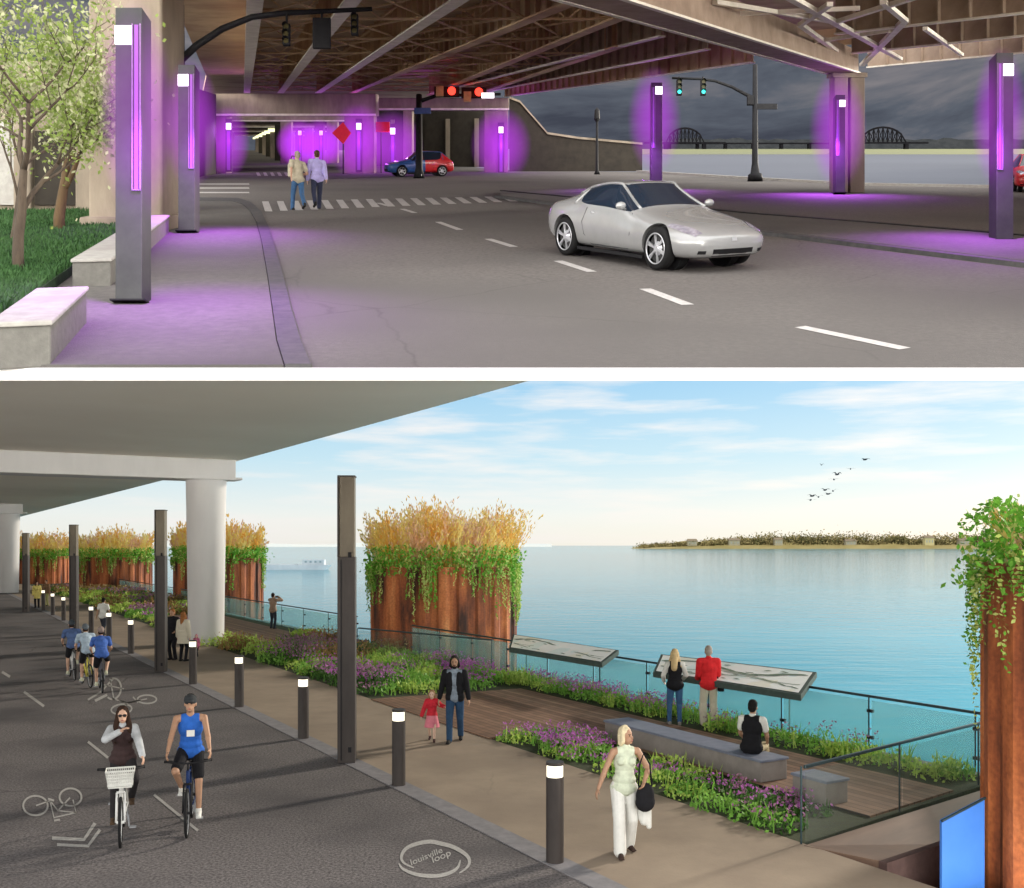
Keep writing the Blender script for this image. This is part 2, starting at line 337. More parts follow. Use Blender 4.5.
def remesh(mb, name, m, parent, vox=.012, smooth=2):
    me = bpy.data.meshes.new(name); me.from_pydata([tuple(v) for v in mb.v], [], mb.f); me.update()
    o = bpy.data.objects.new('tmp', me); COL.objects.link(o)
    r = o.modifiers.new('r', 'REMESH'); r.mode = 'VOXEL'; r.voxel_size = vox; r.use_smooth_shade = True
    if smooth:
        s = o.modifiers.new('s', 'SMOOTH'); s.iterations = smooth; s.factor = .5
    dg = bpy.context.evaluated_depsgraph_get(); dg.update()
    nm = bpy.data.meshes.new_from_object(o.evaluated_get(dg)); nm.name = name
    bpy.data.objects.remove(o); nm.materials.clear()
    nm.materials.append(m); nm.polygons.foreach_set('use_smooth', [True] * len(nm.polygons))
    ob = bpy.data.objects.new(name, nm); COL.objects.link(ob); ob.parent = parent
    return ob
def struct(name, mb, m, **k): return mb.build(name, m, kind='structure', **k)
def flat(pts, z=0.):                    # n-gon sheet
    mb = MB(); n = len(pts)
    a = sum(pts[i][0] * pts[(i + 1) % n][1] - pts[(i + 1) % n][0] * pts[i][1] for i in range(n))
    if a < 0: pts = pts[::-1]
    mb.add([(p[0], p[1], z) for p in pts], [tuple(range(n))]); return mb
def stroke(mb, pts, w, mp, closed=False):  # flat painted stroke, drawn in sign space and laid on the ground by mp
    n = len(pts); vs = []; fs = []
    for i, p in enumerate(pts):
        a = pts[(i - 1) % n] if (closed or i > 0) else p; b = pts[(i + 1) % n] if (closed or i < n - 1) else p
        dx, dy = b[0] - a[0], b[1] - a[1]; l = math.hypot(dx, dy) or 1; ww = w[i] if hasattr(w, '__len__') else w
        nx, ny = -dy / l * ww / 2, dx / l * ww / 2
        vs += [mp(p[0] + nx, p[1] + ny), mp(p[0] - nx, p[1] - ny)]
    for i in range(n if closed else n - 1):
        j = (i + 1) % n; fs.append((2 * i, 2 * i + 1, 2 * j + 1, 2 * j))
    mb.add(vs, fs)
def flipup(o):
    me = o.data; bm = bmesh.new(); bm.from_mesh(me)
    for f in bm.faces:
        f.normal_update()
        if f.normal.z < 0: f.normal_flip()
    bm.to_mesh(me); bm.free()

# ------------------------------------------------------------------ camera, world, sun
cam = bpy.data.objects.new('camera', bpy.data.cameras.new('camera')); COL.objects.link(cam); scene.camera = cam
cam.location = (0, 0, H_EYE); cam.rotation_euler = (R(90), 0, 0)
cam.data.sensor_width = 36; cam.data.lens = F / 1024 * 36; cam.data.shift_y = 101 / 1024; cam.data.clip_end = 20000; cam.data.clip_start = .1
scene.view_settings.view_transform = 'Standard'; scene.view_settings.look = 'None'; scene.view_settings.exposure = 0
SA, SE = R(50), R(20)
sd = Vector((math.sin(SA) * math.cos(SE), math.cos(SA) * math.cos(SE), math.sin(SE)))
sun = bpy.data.objects.new('sun', bpy.data.lights.new('sun', 'SUN')); COL.objects.link(sun)
sun.data.energy = 3.8; sun.data.angle = R(5); sun.data.color = (1, .9, .76); sun.rotation_euler = (-sd).to_track_quat('-Z', 'Y').to_euler()
w = bpy.data.worlds.new('World'); scene.world = w; w.use_nodes = True; nt = w.node_tree; L = nt.links.new
bg = nt.nodes['Background']; out = nt.nodes['World Output']
sky = nd(nt, 'ShaderNodeTexSky'); sky.sky_type = 'NISHITA'; sky.sun_disc = False; sky.sun_elevation = SE; sky.sun_rotation = SA
L(sky.outputs[0], bg.inputs[0]); bg.inputs[1].default_value = .15
tc = nd(nt, 'ShaderNodeTexCoord'); sp = nd(nt, 'ShaderNodeSeparateXYZ'); L(tc.outputs['Generated'], sp.inputs[0])
rp = nd(nt, 'ShaderNodeValToRGB'); L(sp.outputs[2], rp.inputs[0]); e = rp.color_ramp.elements
e[0].position = 0; e[0].color = (.93, .93, .86, 1); e[1].position = .17; e[1].color = (.30, .62, .90, 1)
k = e.new(.03); k.color = (.88, .93, .93, 1); k = e.new(.085); k.color = (.56, .80, .94, 1); k = e.new(.6); k.color = (.30, .52, .85, 1)
mp = nd(nt, 'ShaderNodeMapping'); mp.inputs['Scale'].default_value = (3.2, 3.2, 26); L(tc.outputs['Generated'], mp.inputs[0])
cn = nd(nt, 'ShaderNodeTexNoise'); cn.inputs['Scale'].default_value = 1.9; cn.inputs['Detail'].default_value = 9; cn.inputs['Roughness'].default_value = .55; L(mp.outputs[0], cn.inputs[0])
cr = nd(nt, 'ShaderNodeValToRGB'); cr.color_ramp.elements[0].position = .46; cr.color_ramp.elements[1].position = .70; L(cn.outputs[0], cr.inputs[0])
cm = nd(nt, 'ShaderNodeMix', data_type='RGBA'); L(cr.outputs[0], cm.inputs[0]); L(rp.outputs[0], cm.inputs[6]); cm.inputs[7].default_value = (.95, .93, .93, 1)
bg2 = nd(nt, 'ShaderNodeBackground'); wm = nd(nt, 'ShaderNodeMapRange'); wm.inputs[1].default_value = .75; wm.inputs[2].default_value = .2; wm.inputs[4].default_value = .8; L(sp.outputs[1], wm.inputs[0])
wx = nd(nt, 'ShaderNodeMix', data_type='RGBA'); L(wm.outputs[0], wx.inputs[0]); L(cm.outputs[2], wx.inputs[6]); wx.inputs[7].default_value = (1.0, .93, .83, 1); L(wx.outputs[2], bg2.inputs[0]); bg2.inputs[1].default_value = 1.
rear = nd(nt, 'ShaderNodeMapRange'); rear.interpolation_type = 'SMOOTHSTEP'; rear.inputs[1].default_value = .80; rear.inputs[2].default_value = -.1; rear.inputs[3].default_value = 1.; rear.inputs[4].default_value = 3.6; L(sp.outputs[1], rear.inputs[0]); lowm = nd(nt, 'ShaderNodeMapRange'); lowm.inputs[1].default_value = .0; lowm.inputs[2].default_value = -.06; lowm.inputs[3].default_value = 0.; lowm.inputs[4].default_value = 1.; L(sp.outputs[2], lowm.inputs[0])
lowy = nd(nt, 'ShaderNodeMapRange'); lowy.inputs[1].default_value = .6; lowy.inputs[2].default_value = .2; lowy.inputs[4].default_value = 14.; L(sp.outputs[1], lowy.inputs[0])  # added fill: world brightened beside and behind the view and below the horizon
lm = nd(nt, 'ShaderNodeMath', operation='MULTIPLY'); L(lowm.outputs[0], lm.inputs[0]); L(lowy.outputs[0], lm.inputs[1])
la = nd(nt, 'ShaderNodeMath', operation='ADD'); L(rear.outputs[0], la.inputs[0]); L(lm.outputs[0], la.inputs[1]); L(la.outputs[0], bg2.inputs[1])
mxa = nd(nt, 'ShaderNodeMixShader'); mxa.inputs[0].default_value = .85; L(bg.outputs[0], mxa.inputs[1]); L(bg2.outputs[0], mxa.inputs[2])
# a dusky cloud bank high over the river
mp3 = nd(nt, 'ShaderNodeMapping'); mp3.inputs['Scale'].default_value = (2.2, 2.2, 11); L(tc.outputs['Generated'], mp3.inputs[0])
dn = nd(nt, 'ShaderNodeTexNoise'); dn.inputs['Scale'].default_value = 2.3; dn.inputs['Detail'].default_value = 9; dn.inputs['Roughness'].default_value = .6; dn.inputs['Distortion'].default_value = .5; L(mp3.outputs[0], dn.inputs[0])
dr = nd(nt, 'ShaderNodeValToRGB'); L(dn.outputs[0], dr.inputs[0]); e = dr.color_ramp.elements
e[0].position = .34; e[0].color = (.055, .062, .085, 1); e[1].position = .70; e[1].color = (.26, .24, .25, 1); k = e.new(.5); k.color = (.105, .12, .15, 1)
bg3 = nd(nt, 'ShaderNodeBackground'); L(dr.outputs[0], bg3.inputs[0])
mr = nd(nt, 'ShaderNodeMapRange'); mr.interpolation_type = 'SMOOTHSTEP'; mr.inputs[1].default_value = .19; mr.inputs[2].default_value = .29; L(sp.outputs[2], mr.inputs[0])
mr2 = nd(nt, 'ShaderNodeMapRange'); mr2.interpolation_type = 'SMOOTHSTEP'; mr2.inputs[1].default_value = .15; mr2.inputs[2].default_value = .45; L(sp.outputs[1], mr2.inputs[0])
mu = nd(nt, 'ShaderNodeMath', operation='MULTIPLY'); L(mr.outputs[0], mu.inputs[0]); L(mr2.outputs[0], mu.inputs[1])
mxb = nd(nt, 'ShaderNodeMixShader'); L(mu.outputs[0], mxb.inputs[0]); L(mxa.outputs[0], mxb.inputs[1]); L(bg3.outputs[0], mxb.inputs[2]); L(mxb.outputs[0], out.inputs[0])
# ------------------------------------------------------------------ people
def ik(a, t, l1, l2, pole):
    a = Vector(a); t = Vector(t); d = t - a; L_ = min(d.length, (l1 + l2) * .999); dn_ = d.normalized()
    x = (l1 * l1 - l2 * l2 + L_ * L_) / (2 * L_); h = math.sqrt(max(l1 * l1 - x * x, 0))
    p = Vector(pole); p = (p - dn_ * p.dot(dn_)); p = p.normalized() if p.length > 1e-6 else Vector((0, -1, 0))
    return a + dn_ * x + p * h, a + dn_ * L_
def person(label, loc, rz, H, pose, o, group=None, up=False, vox=.011):
    s = H / 1.75; t = thing('person', label, 'person', loc, rz, group, up)
    g = lambda k, d: pose.get(k, d)
    pel = Vector(g('pelvis', (0, 0, .925))); ln = R(g('lean', 2)); sl = R(g('side', 0))
    T = Vector((math.sin(sl), -math.sin(ln), math.cos(ln))).normalized(); fem = o.get('fem', False); kid = o.get('kid', False)
    sw = .165 if fem else .19
    sh = {1: pel + T * .475 + Vector((sw, 0, 0)), -1: pel + T * .475 + Vector((-sw, 0, 0))}
    neck = pel + T * .53; hc = neck + (T * .35 + Vector((0, 0, .65))).normalized() * (.155) + Vector((0, -.02, 0))
    HR = (Matrix.Rotation(R(g('yaw', 0)), 3, 'Z') @ Matrix.Rotation(R(g('nod', 0)), 3, 'X'))
    hs = 1.28 if kid else 1.0
    TR = Vector((0, 0, 1)).rotation_difference(T).to_matrix()
    arms = {}; legs = {}
    for sd_, k in ((1, 'L'), (-1, 'R')):
        wr_t = g('hand' + k, (sd_ * .25, -.04, .80)); el, wr = ik(sh[sd_], wr_t, .285, .25, g('elb' + k, (sd_ * .5, 1, -.2)))
        arms[sd_] = (sh[sd_], el, wr)
        hp = pel + Vector((sd_ * .09, 0, -.02)); kn, an = ik(hp, g('ank' + k, (sd_ * .1, 0, .085)), .43, .41, g('knee' + k, (sd_ * .1, -1, 0)))
        legs[sd_] = (hp, kn, an)
    fdir = {1: Vector(g('footL', (.12, -1, 0))).normalized(), -1: Vector(g('footR', (-.12, -1, 0))).normalized()}
    sc = Matrix.Scale(s, 4)
    def torso(mb, k=0., low=0., narrow=False):
        wv = .125 if fem else .14
        mb.ell(pel + Vector((0, .01, .0)), (.165 + k, .118 + k, .125 + k), TR)
        mb.ell(pel + T * .17, (wv + k, .095 + k, .17 + k), TR)
        mb.ell(pel + T * .335, ((.148 if fem else .168) + k, .112 + k, .175 + k), TR)
        iw = .05 if not narrow else (.085 if fem else .095)
        mb.capsule(sh[1] - Vector((iw, 0, 0)), sh[-1] + Vector((iw, 0, 0)), .058 + k, .058 + k)
        if fem:
            for a in (-1, 1): mb.ell(pel + T * .36 + TR @ Vector((a * .07, -.085, 0)), (.062 + k * .6,) * 3)
    def hand(mb, sd_, wr, el, tgt):
        d = (wr - el).normalized(); d = (d + Vector(g('hd' + ('L' if sd_ > 0 else 'R'), (0, 0, 0)))).normalized()
        side = Vector((0, -1, 0)); side = (side - d * side.dot(d)); side = side.normalized() if side.length > .05 else Vector((sd_, 0, 0))
        nrm = d.cross(side).normalized(); 
        if nrm.dot(Vector((-sd_, 0, 0))) < 0: nrm = -nrm     # palm faces the body
        rm = Matrix((side, nrm, d)).transposed()
        mb.ell(wr + d * .05, (.040, .018, .055), rm)
        curl = g('curl', .35)
        for i, fl in enumerate((.068, .078, .074, .058)):
            b = wr + d * .085 + side * (.030 - i * .020); m1 = b + (d * (1 - curl * .4) + nrm * curl).normalized() * fl * .5
            m2 = m1 + (d * (1 - curl) + nrm * curl * 1.6).normalized() * fl * .5
            mb.capsule(b - d * .02, m1, .0095, .009, 7); mb.capsule(m1, m2, .009, .0075, 7)
        b = wr + d * .025 + side * .03; m1 = b + (side * .8 + d * .6 + nrm * .3).normalized() * .038
        mb.capsule(b, m1, .012, .010, 7); mb.capsule(m1, m1 + (d + nrm * .5 + side * .2).normalized() * .032, .010, .008, 7)
    # body
    mb = MB(); torso(mb)
    mb.capsule(neck - T * .06, hc - Vector((0, -.01, .05)), .056 if not fem else .047, .052 if not fem else .045)
    def hp_(v): return hc + HR @ (Vector(v) * hs)
    mb.ell(hp_((0, .005, .02)), (.076 * hs, .096 * hs, .105 * hs), HR); mb.ell(hp_((0, -.025, -.055)), (.056 * hs, .068 * hs, .065 * hs), HR)
    mb.ell(hp_((0, -.075, -.088)), (.024, .02, .018), HR)
    mb.capsule(hp_((0, -.088, .015)), hp_((0, -.108, -.028)), .009 * hs, .014 * hs, 8)
    for a in (-1, 1): mb.ell(hp_((a * .078, .01, -.01)), (.012 * hs, .02 * hs, .032 * hs), HR)
    mb.capsule(hp_((-.022, -.088, -.062)), hp_((.022, -.088, -.062)), .010, .010, 8)
    for sd_ in (1, -1):
        a, e_, w_ = arms[sd_]; mb.capsule(a, e_, .049, .038); mb.capsule(e_, w_, .040, .026)
        mb.ell(e_ + (w_ - e_) * .25, (.043, .043, .043)); hand(mb, sd_, w_, e_, None)
        h_, k_, n_ = legs[sd_]; mb.capsule(h_, k_, .088, .056); mb.capsule(k_, n_, .054, .036)
        mb.capsule(k_ + (n_ - k_) * .15 + Vector((0, .02, 0)), k_ + (n_ - k_) * .5 + Vector((0, .012, 0)), .05, .042)
        f = fdir[sd_]; mb.capsule(n_ - f * .045 + Vector((0, 0, -.045)), n_ + f * .13 + Vector((0, 0, -.055)), .036, .027)
    mb.xf(sc); remesh(mb, 'body', o['skin'], t, vox)
    # trousers, shorts or skirt
    if o.get('bottom'):
        m_, kind = o['bottom']; mb = MB(); k = .013
        mb.ell(pel + Vector((0, .012, 0)), (.168 + k, .124 + k, .125 + k), TR); mb.ell(pel + T * .08, (.134 + k, .095 + k, .08), TR)
        for sd_ in (1, -1):
            h_, k_, n_ = legs[sd_]
            if kind == 'skirt': continue
            if kind == 'short': mb.capsule(h_, h_ + (k_ - h_) * .82, .100, .082)
            elif kind == 'wide': mb.capsule(h_, k_, .103, .085); mb.capsule(k_, n_ + Vector((0, 0, -.015)), .085, .088)
            elif kind == 'tight': mb.capsule(h_, k_, .098, .070); mb.capsule(k_, n_, .066, .050); mb.capsule(k_ + (n_ - k_) * .15 + Vector((0, .02, 0)), k_ + (n_ - k_) * .5 + Vector((0, .012, 0)), .062, .054)
            else: mb.capsule(h_, k_, .100, .074); mb.capsule(k_, n_ + Vector((0, 0, -.02)), .070, .062)
        if kind == 'skirt':
            mb.tube([pel + Vector((0, 0, .1)), pel + Vector((0, 0, -.1)), pel + Vector((0, -.01, -.42))], [.15, .2, .27], 18)
        mb.xf(sc); remesh(mb, 'shorts' if kind == 'short' else ('skirt' if kind == 'skirt' else 'trousers'), m_, t, vox)
    # top garments: list of (name, material, sleeve, inflate, hem)
    for nm_, m_, sleeve, k, hem in o.get('tops', []):
        mb = MB(); torso(mb, k, narrow=(sleeve == 'none' and nm_ != 'shirt'))
        if hem > .15: mb.tube([pel + T * .15, pel - T * hem * .5, pel - T * hem], [.13 + k, .150 + k, .150 + k + hem * .08], 18)
        elif hem > 0: mb.ell(pel - T * hem * .25 + Vector((0, .008, 0)), (.172 + k + .014, .128 + k + .014, .115 + k), TR); mb.ell(pel + T * .09, (.142 + k + .012, .104 + k + .012, .10), TR)
        if nm_ not in ('tank_top', 'vest'): mb.capsule(neck - T * .05, neck + T * .01, .066 + k * .5, .06 + k * .5)
        for sd_ in (1, -1):
            a, e_, w_ = arms[sd_]
            if sleeve == 'long': mb.capsule(a, e_, .055 + k, .046 + k); mb.capsule(e_, e_ + (w_ - e_) * .95, .046 + k, .034 + k)
            elif sleeve == 'short': mb.capsule(a, a + (e_ - a) * .6, .056 + k, .052 + k)
        if nm_ in ('tank_top', 'vest'):
            pass
        mb.xf(sc); remesh(mb, nm_, m_, t, vox)
    # hair
    if o.get('hair'):
        m_, st = o['hair']; mb = MB()
        mb.ell(hp_((0, .022, .045)), (.086 * hs, .098 * hs, .095 * hs), HR); mb.ell(hp_((0, .055, -.005)), (.078 * hs, .062 * hs, .085 * hs), HR)
        rr = random.Random(len(label))
        if st in ('bob', 'long'):
            for a in (-1, 1):
                mb.capsule(hp_((a * .068, .0, .05)), hp_((a * .082, .0, -.07)), .030, .034)
                mb.capsule(hp_((a * .05, .05, .0)), hp_((a * .055, .055, -.095)), .045, .04)
            mb.capsule(hp_((0, .06, 0)), hp_((0, .07, -.10)), .07, .055)
        if st == 'long':
            for a in (-1, 1): mb.capsule(hp_((a * .075, .0, -.05)), hp_((a * .115, -.02, -.27)), .04, .05); mb.capsule(hp_((a * .1, -.02, -.2)), hp_((a * .10, -.055, -.40)), .048, .028)
            mb.capsule(hp_((0, .07, -.1)), hp_((0, .10, -.32)), .085, .07)
        for i in range(26):
            th = rr.uniform(0, 6.28); ph = rr.uniform(.2, 1.2)
            mb.ell(hp_((.082 * math.sin(ph) * math.cos(th), .022 + .094 * abs(math.sin(ph) * math.sin(th)) - .02, .045 + .088 * math.cos(ph))), (.016, .02, .02), nu=8, nv=6)
        mb.xf(sc); remesh(mb, 'hair', m_, t, max(vox * .9, .009), 1)
    if o.get('cap'):
        mb = MB(); mb.ell(hp_((0, .008, .052)), (.092, .112, .088), HR); 
        if o.get('cap_kind') == 'helmet':
            mb.ell(hp_((0, .02, .075)), (.094, .132, .082), HR)
        else: mb.ell(hp_((0, -.10, .045)), (.07, .075, .012), HR)
        mb.xf(sc); remesh(mb, o.get('cap_kind', 'cap'), o['cap'], t, max(vox * .9, .009), 1)
    if o.get('face', True):
        for a in (-1, 1):
            e_ = MB(); e_.ell(hp_((a * .029, -.083, .008)), (.013, .008, .007), HR, 8, 6); e_.xf(sc); e_.build('eye', o.get('eyem', M['black_metal']), t, local=True, smooth=True)
            e_ = MB(); e_.capsule(hp_((a * .015, -.088, .027)), hp_((a * .045, -.078, .027)), .004, .004, 6); e_.xf(sc); e_.build('eyebrow', cloth('dark_brow', (.04, .025, .018)), t, local=True, smooth=True)
        e_ = MB(); e_.ell(hp_((0, -.0985, -.062)), (.021, .004, .007), HR, 10, 6); e_.xf(sc); e_.build('mouth', cloth('lip_colour', (.35, .10, .09)), t, local=True, smooth=True)
    if o.get('beard'):
        e_ = MB(); e_.ell(hp_((0, -.045, -.085)), (.054, .056, .048), HR); e_.capsule(hp_((-.025, -.09, -.045)), hp_((.025, -.09, -.045)), .009, .009)
        e_.xf(sc); remesh(e_, 'beard', o['beard'], t, .010, 1)
    if o.get('glasses'):
        e_ = MB()
        for a in (-1, 1): e_.ell(hp_((a * .032, -.096, .010)), (.028, .009, .021), HR, 12, 8); e_.tube([hp_((a * .055, -.09, .015)), hp_((a * .08, .0, .012))], .004, 6)
        e_.tube([hp_((-.01, -.1, .014)), hp_((.01, -.1, .014))], .004, 6); e_.xf(sc); e_.build('sunglasses', M['black_metal'], t, local=True, smooth=True)
    if o.get('shoes'):
        for sd_ in (1, -1):
            n_ = legs[sd_][2]; f = fdir[sd_]; e_ = MB()
            e_.capsule(n_ - f * .05 + Vector((0, 0, -.042)), n_ + f * .14 + Vector((0, 0, -.05)), .043, .034); e_.capsule(n_ + Vector((0, 0, -.0)), n_ + Vector((0, 0, -.04)), .043, .045)
            e_.box(n_ + f * .045 + Vector((0, 0, -.075)), (.075, .25, .018), math.atan2(f.y, f.x) + R(90))
            e_.xf(sc); remesh(e_, 'shoe', o['shoes'], t, vox * .9, 1)
    t['_a'] = 0; del t['_a']
    return t, arms, sh, pel, T, s
SK1 = skinm('light_skin', (.56, .34, .24)); SK2 = skinm('tan_skin', (.42, .24, .15)); SK3 = skinm('pale_skin', (.66, .44, .34))
WALK = dict(ankL=(.09, -.20, .095), ankR=(-.09, .26, .13), footR=(-.1, -1, -.35), handL=(.27, .14, .80), handR=(-.27, -.20, .84), lean=4)
WALK2 = dict(ankL=(.09, .22, .12), ankR=(-.09, -.18, .09), footL=(.1, -1, -.3), handL=(.26, -.18, .84), handR=(-.26, .12, .80), lean=4)

# ------------------------------------------------------------------ bicycle (front towards -Y)
def bicycle(label, loc, rz, frame_m, fork_m=None, basket=False, group=None, bar=.30, detail=True):
    t = thing('bicycle', label, 'bicycle', loc, rz, group); fork_m = fork_m or frame_m
    mb = MB(); T_ = lambda a, b, r: mb.tube([a, b], r, 8)
    bb = (0, .06, .29); st = (0, .20, .84); h1 = (0, -.36, .90); h0 = (0, -.40, .72); ra = (0, .55, .34)
    T_(bb, st, .017); T_((0, .185, .78), h1, .019) if not basket else T_((0, .11, .5), h1, .019); T_(bb, h0, .022); T_(h0, h1, .024)
    for a in (-1, 1): T_((a * .03, .07, .29), (a * .055, .55, .34), .010); T_((a * .03, .19, .79), (a * .055, .55, .34), .009)
    mb.build('frame', frame_m, t, local=True, smooth=True)
    mb = MB()
    for a in (-1, 1): T_((a * .05, -.415, .72), (a * .055, -.53, .34), .015)
    T_((-.055, -.415, .72), (.055, -.415, .72), .018); mb.build('fork', fork_m, t, local=True, smooth=True)
    for y in (-.53, .55):
        wh = MB(); wh.tube([(-.05, y, .34), (.05, y, .34)], .02, 8)
        for i in range(16):
            a = 2 * math.pi * i / 16; wh.tube([(.02 * (-1) ** i, y, .34), (0, y + .31 * math.cos(a), .34 + .31 * math.sin(a))], .0022, 4, caps=False)
        w_ = wh.build('wheel', M['white'] if fork_m is M['white'] else M['black_metal'], t, local=True)
        c = lambda r: [(0, y + r * math.cos(2 * math.pi * i / 36), .34 + r * math.sin(2 * math.pi * i / 36)) for i in range(36)]
        MB().tube(c(.322), .020, 8, closed=True).build('tyre', cloth('black_rubber', (.014, .014, .015)), w_, local=True, smooth=True)
        MB().tube(c(.297), .009, 6, closed=True).build('rim', cloth('grey_rim', (.35, .36, .38)), w_, local=True, smooth=True)
    mb = MB(); T_((0, -.36, .90), (0, -.35, 1.0), .014); mb.tube([(-bar, -.28, 1.02), (-bar * .6, -.34, 1.01), (0, -.36, 1.0), (bar * .6, -.34, 1.01), (bar, -.28, 1.02)], .013, 8)
    hb = mb.build('handlebar', M['black_metal'], t, local=True, smooth=True)
    for a in (-1, 1): MB().tube([(a * (bar - .1), -.285, 1.02), (a * (bar + .015), -.27, 1.02)], .019, 8).build('grip', cloth('black_rubber', (.014, .014, .015)), hb, local=True, smooth=True)
    mb = MB(); mb.ell((0, .25, .95), (.075, .12, .03)); mb.ell((0, .14, .95), (.03, .1, .025)); T_((0, .2, .84), (0, .22, .94), .013); mb.build('saddle', M['black_metal'], t, local=True, smooth=True)
    mb = MB(); T_((-.08, .06, .29), (.08, .06, .29), .016); T_((.08, .06, .29), (.09, .0, .135), .011); T_((-.08, .06, .29), (-.09, .12, .445), .011)
    mb.box((.14, .0, .13), (.09, .08, .02)); mb.box((-.14, .12, .45), (.09, .08, .02))
    mb.tube([(.07, .06 + .09 * math.cos(i * math.pi / 10), .29 + .09 * math.sin(i * math.pi / 10)) for i in range(20)], .006, 5, closed=True)
    mb.build('pedal_crank', cloth('grey_rim', (.35, .36, .38)), t, local=True)
    if basket:
        mb = MB(); z0, z1 = .84, 1.06; a0, a1 = .145, .18; b0, b1 = .10, .13; cy = -.56
        for i in range(6):
            f = i / 5; z = z0 + (z1 - z0) * f; a = a0 + (a1 - a0) * f; b = b0 + (b1 - b0) * f
            mb.tube([(-a, cy - b, z), (a, cy - b, z), (a, cy + b, z), (-a, cy + b, z)], .009 if i < 5 else .013, 6, closed=True)
        for i in range(15):
            f = -1 + 2 * i / 14
            for q in (-1, 1): mb.tube([(f * a0, cy + q * b0, z0), (f * a1, cy + q * b1, z1)], .006, 5)
        for i in range(9):
            f = -1 + 2 * i / 8
            for q in (-1, 1): mb.tube([(q * a0, cy + f * b0, z0), (q * a1, cy + f * b1, z1)], .006, 5)
        mb.box((0, cy, z0), (a0 * 2, b0 * 2, .012)); mb.box((0, cy - b0 - .004, .945), (a0 * 2 + .02, .008, .17)); mb.box((-a0 - .012, cy, .945), (.008, b0 * 2, .17)); mb.box((a0 + .012, cy, .945), (.008, b0 * 2, .17))
        mb.build('basket', cloth('white_woven_basket', (.70, .70, .66), .85), t, local=True)
    return t

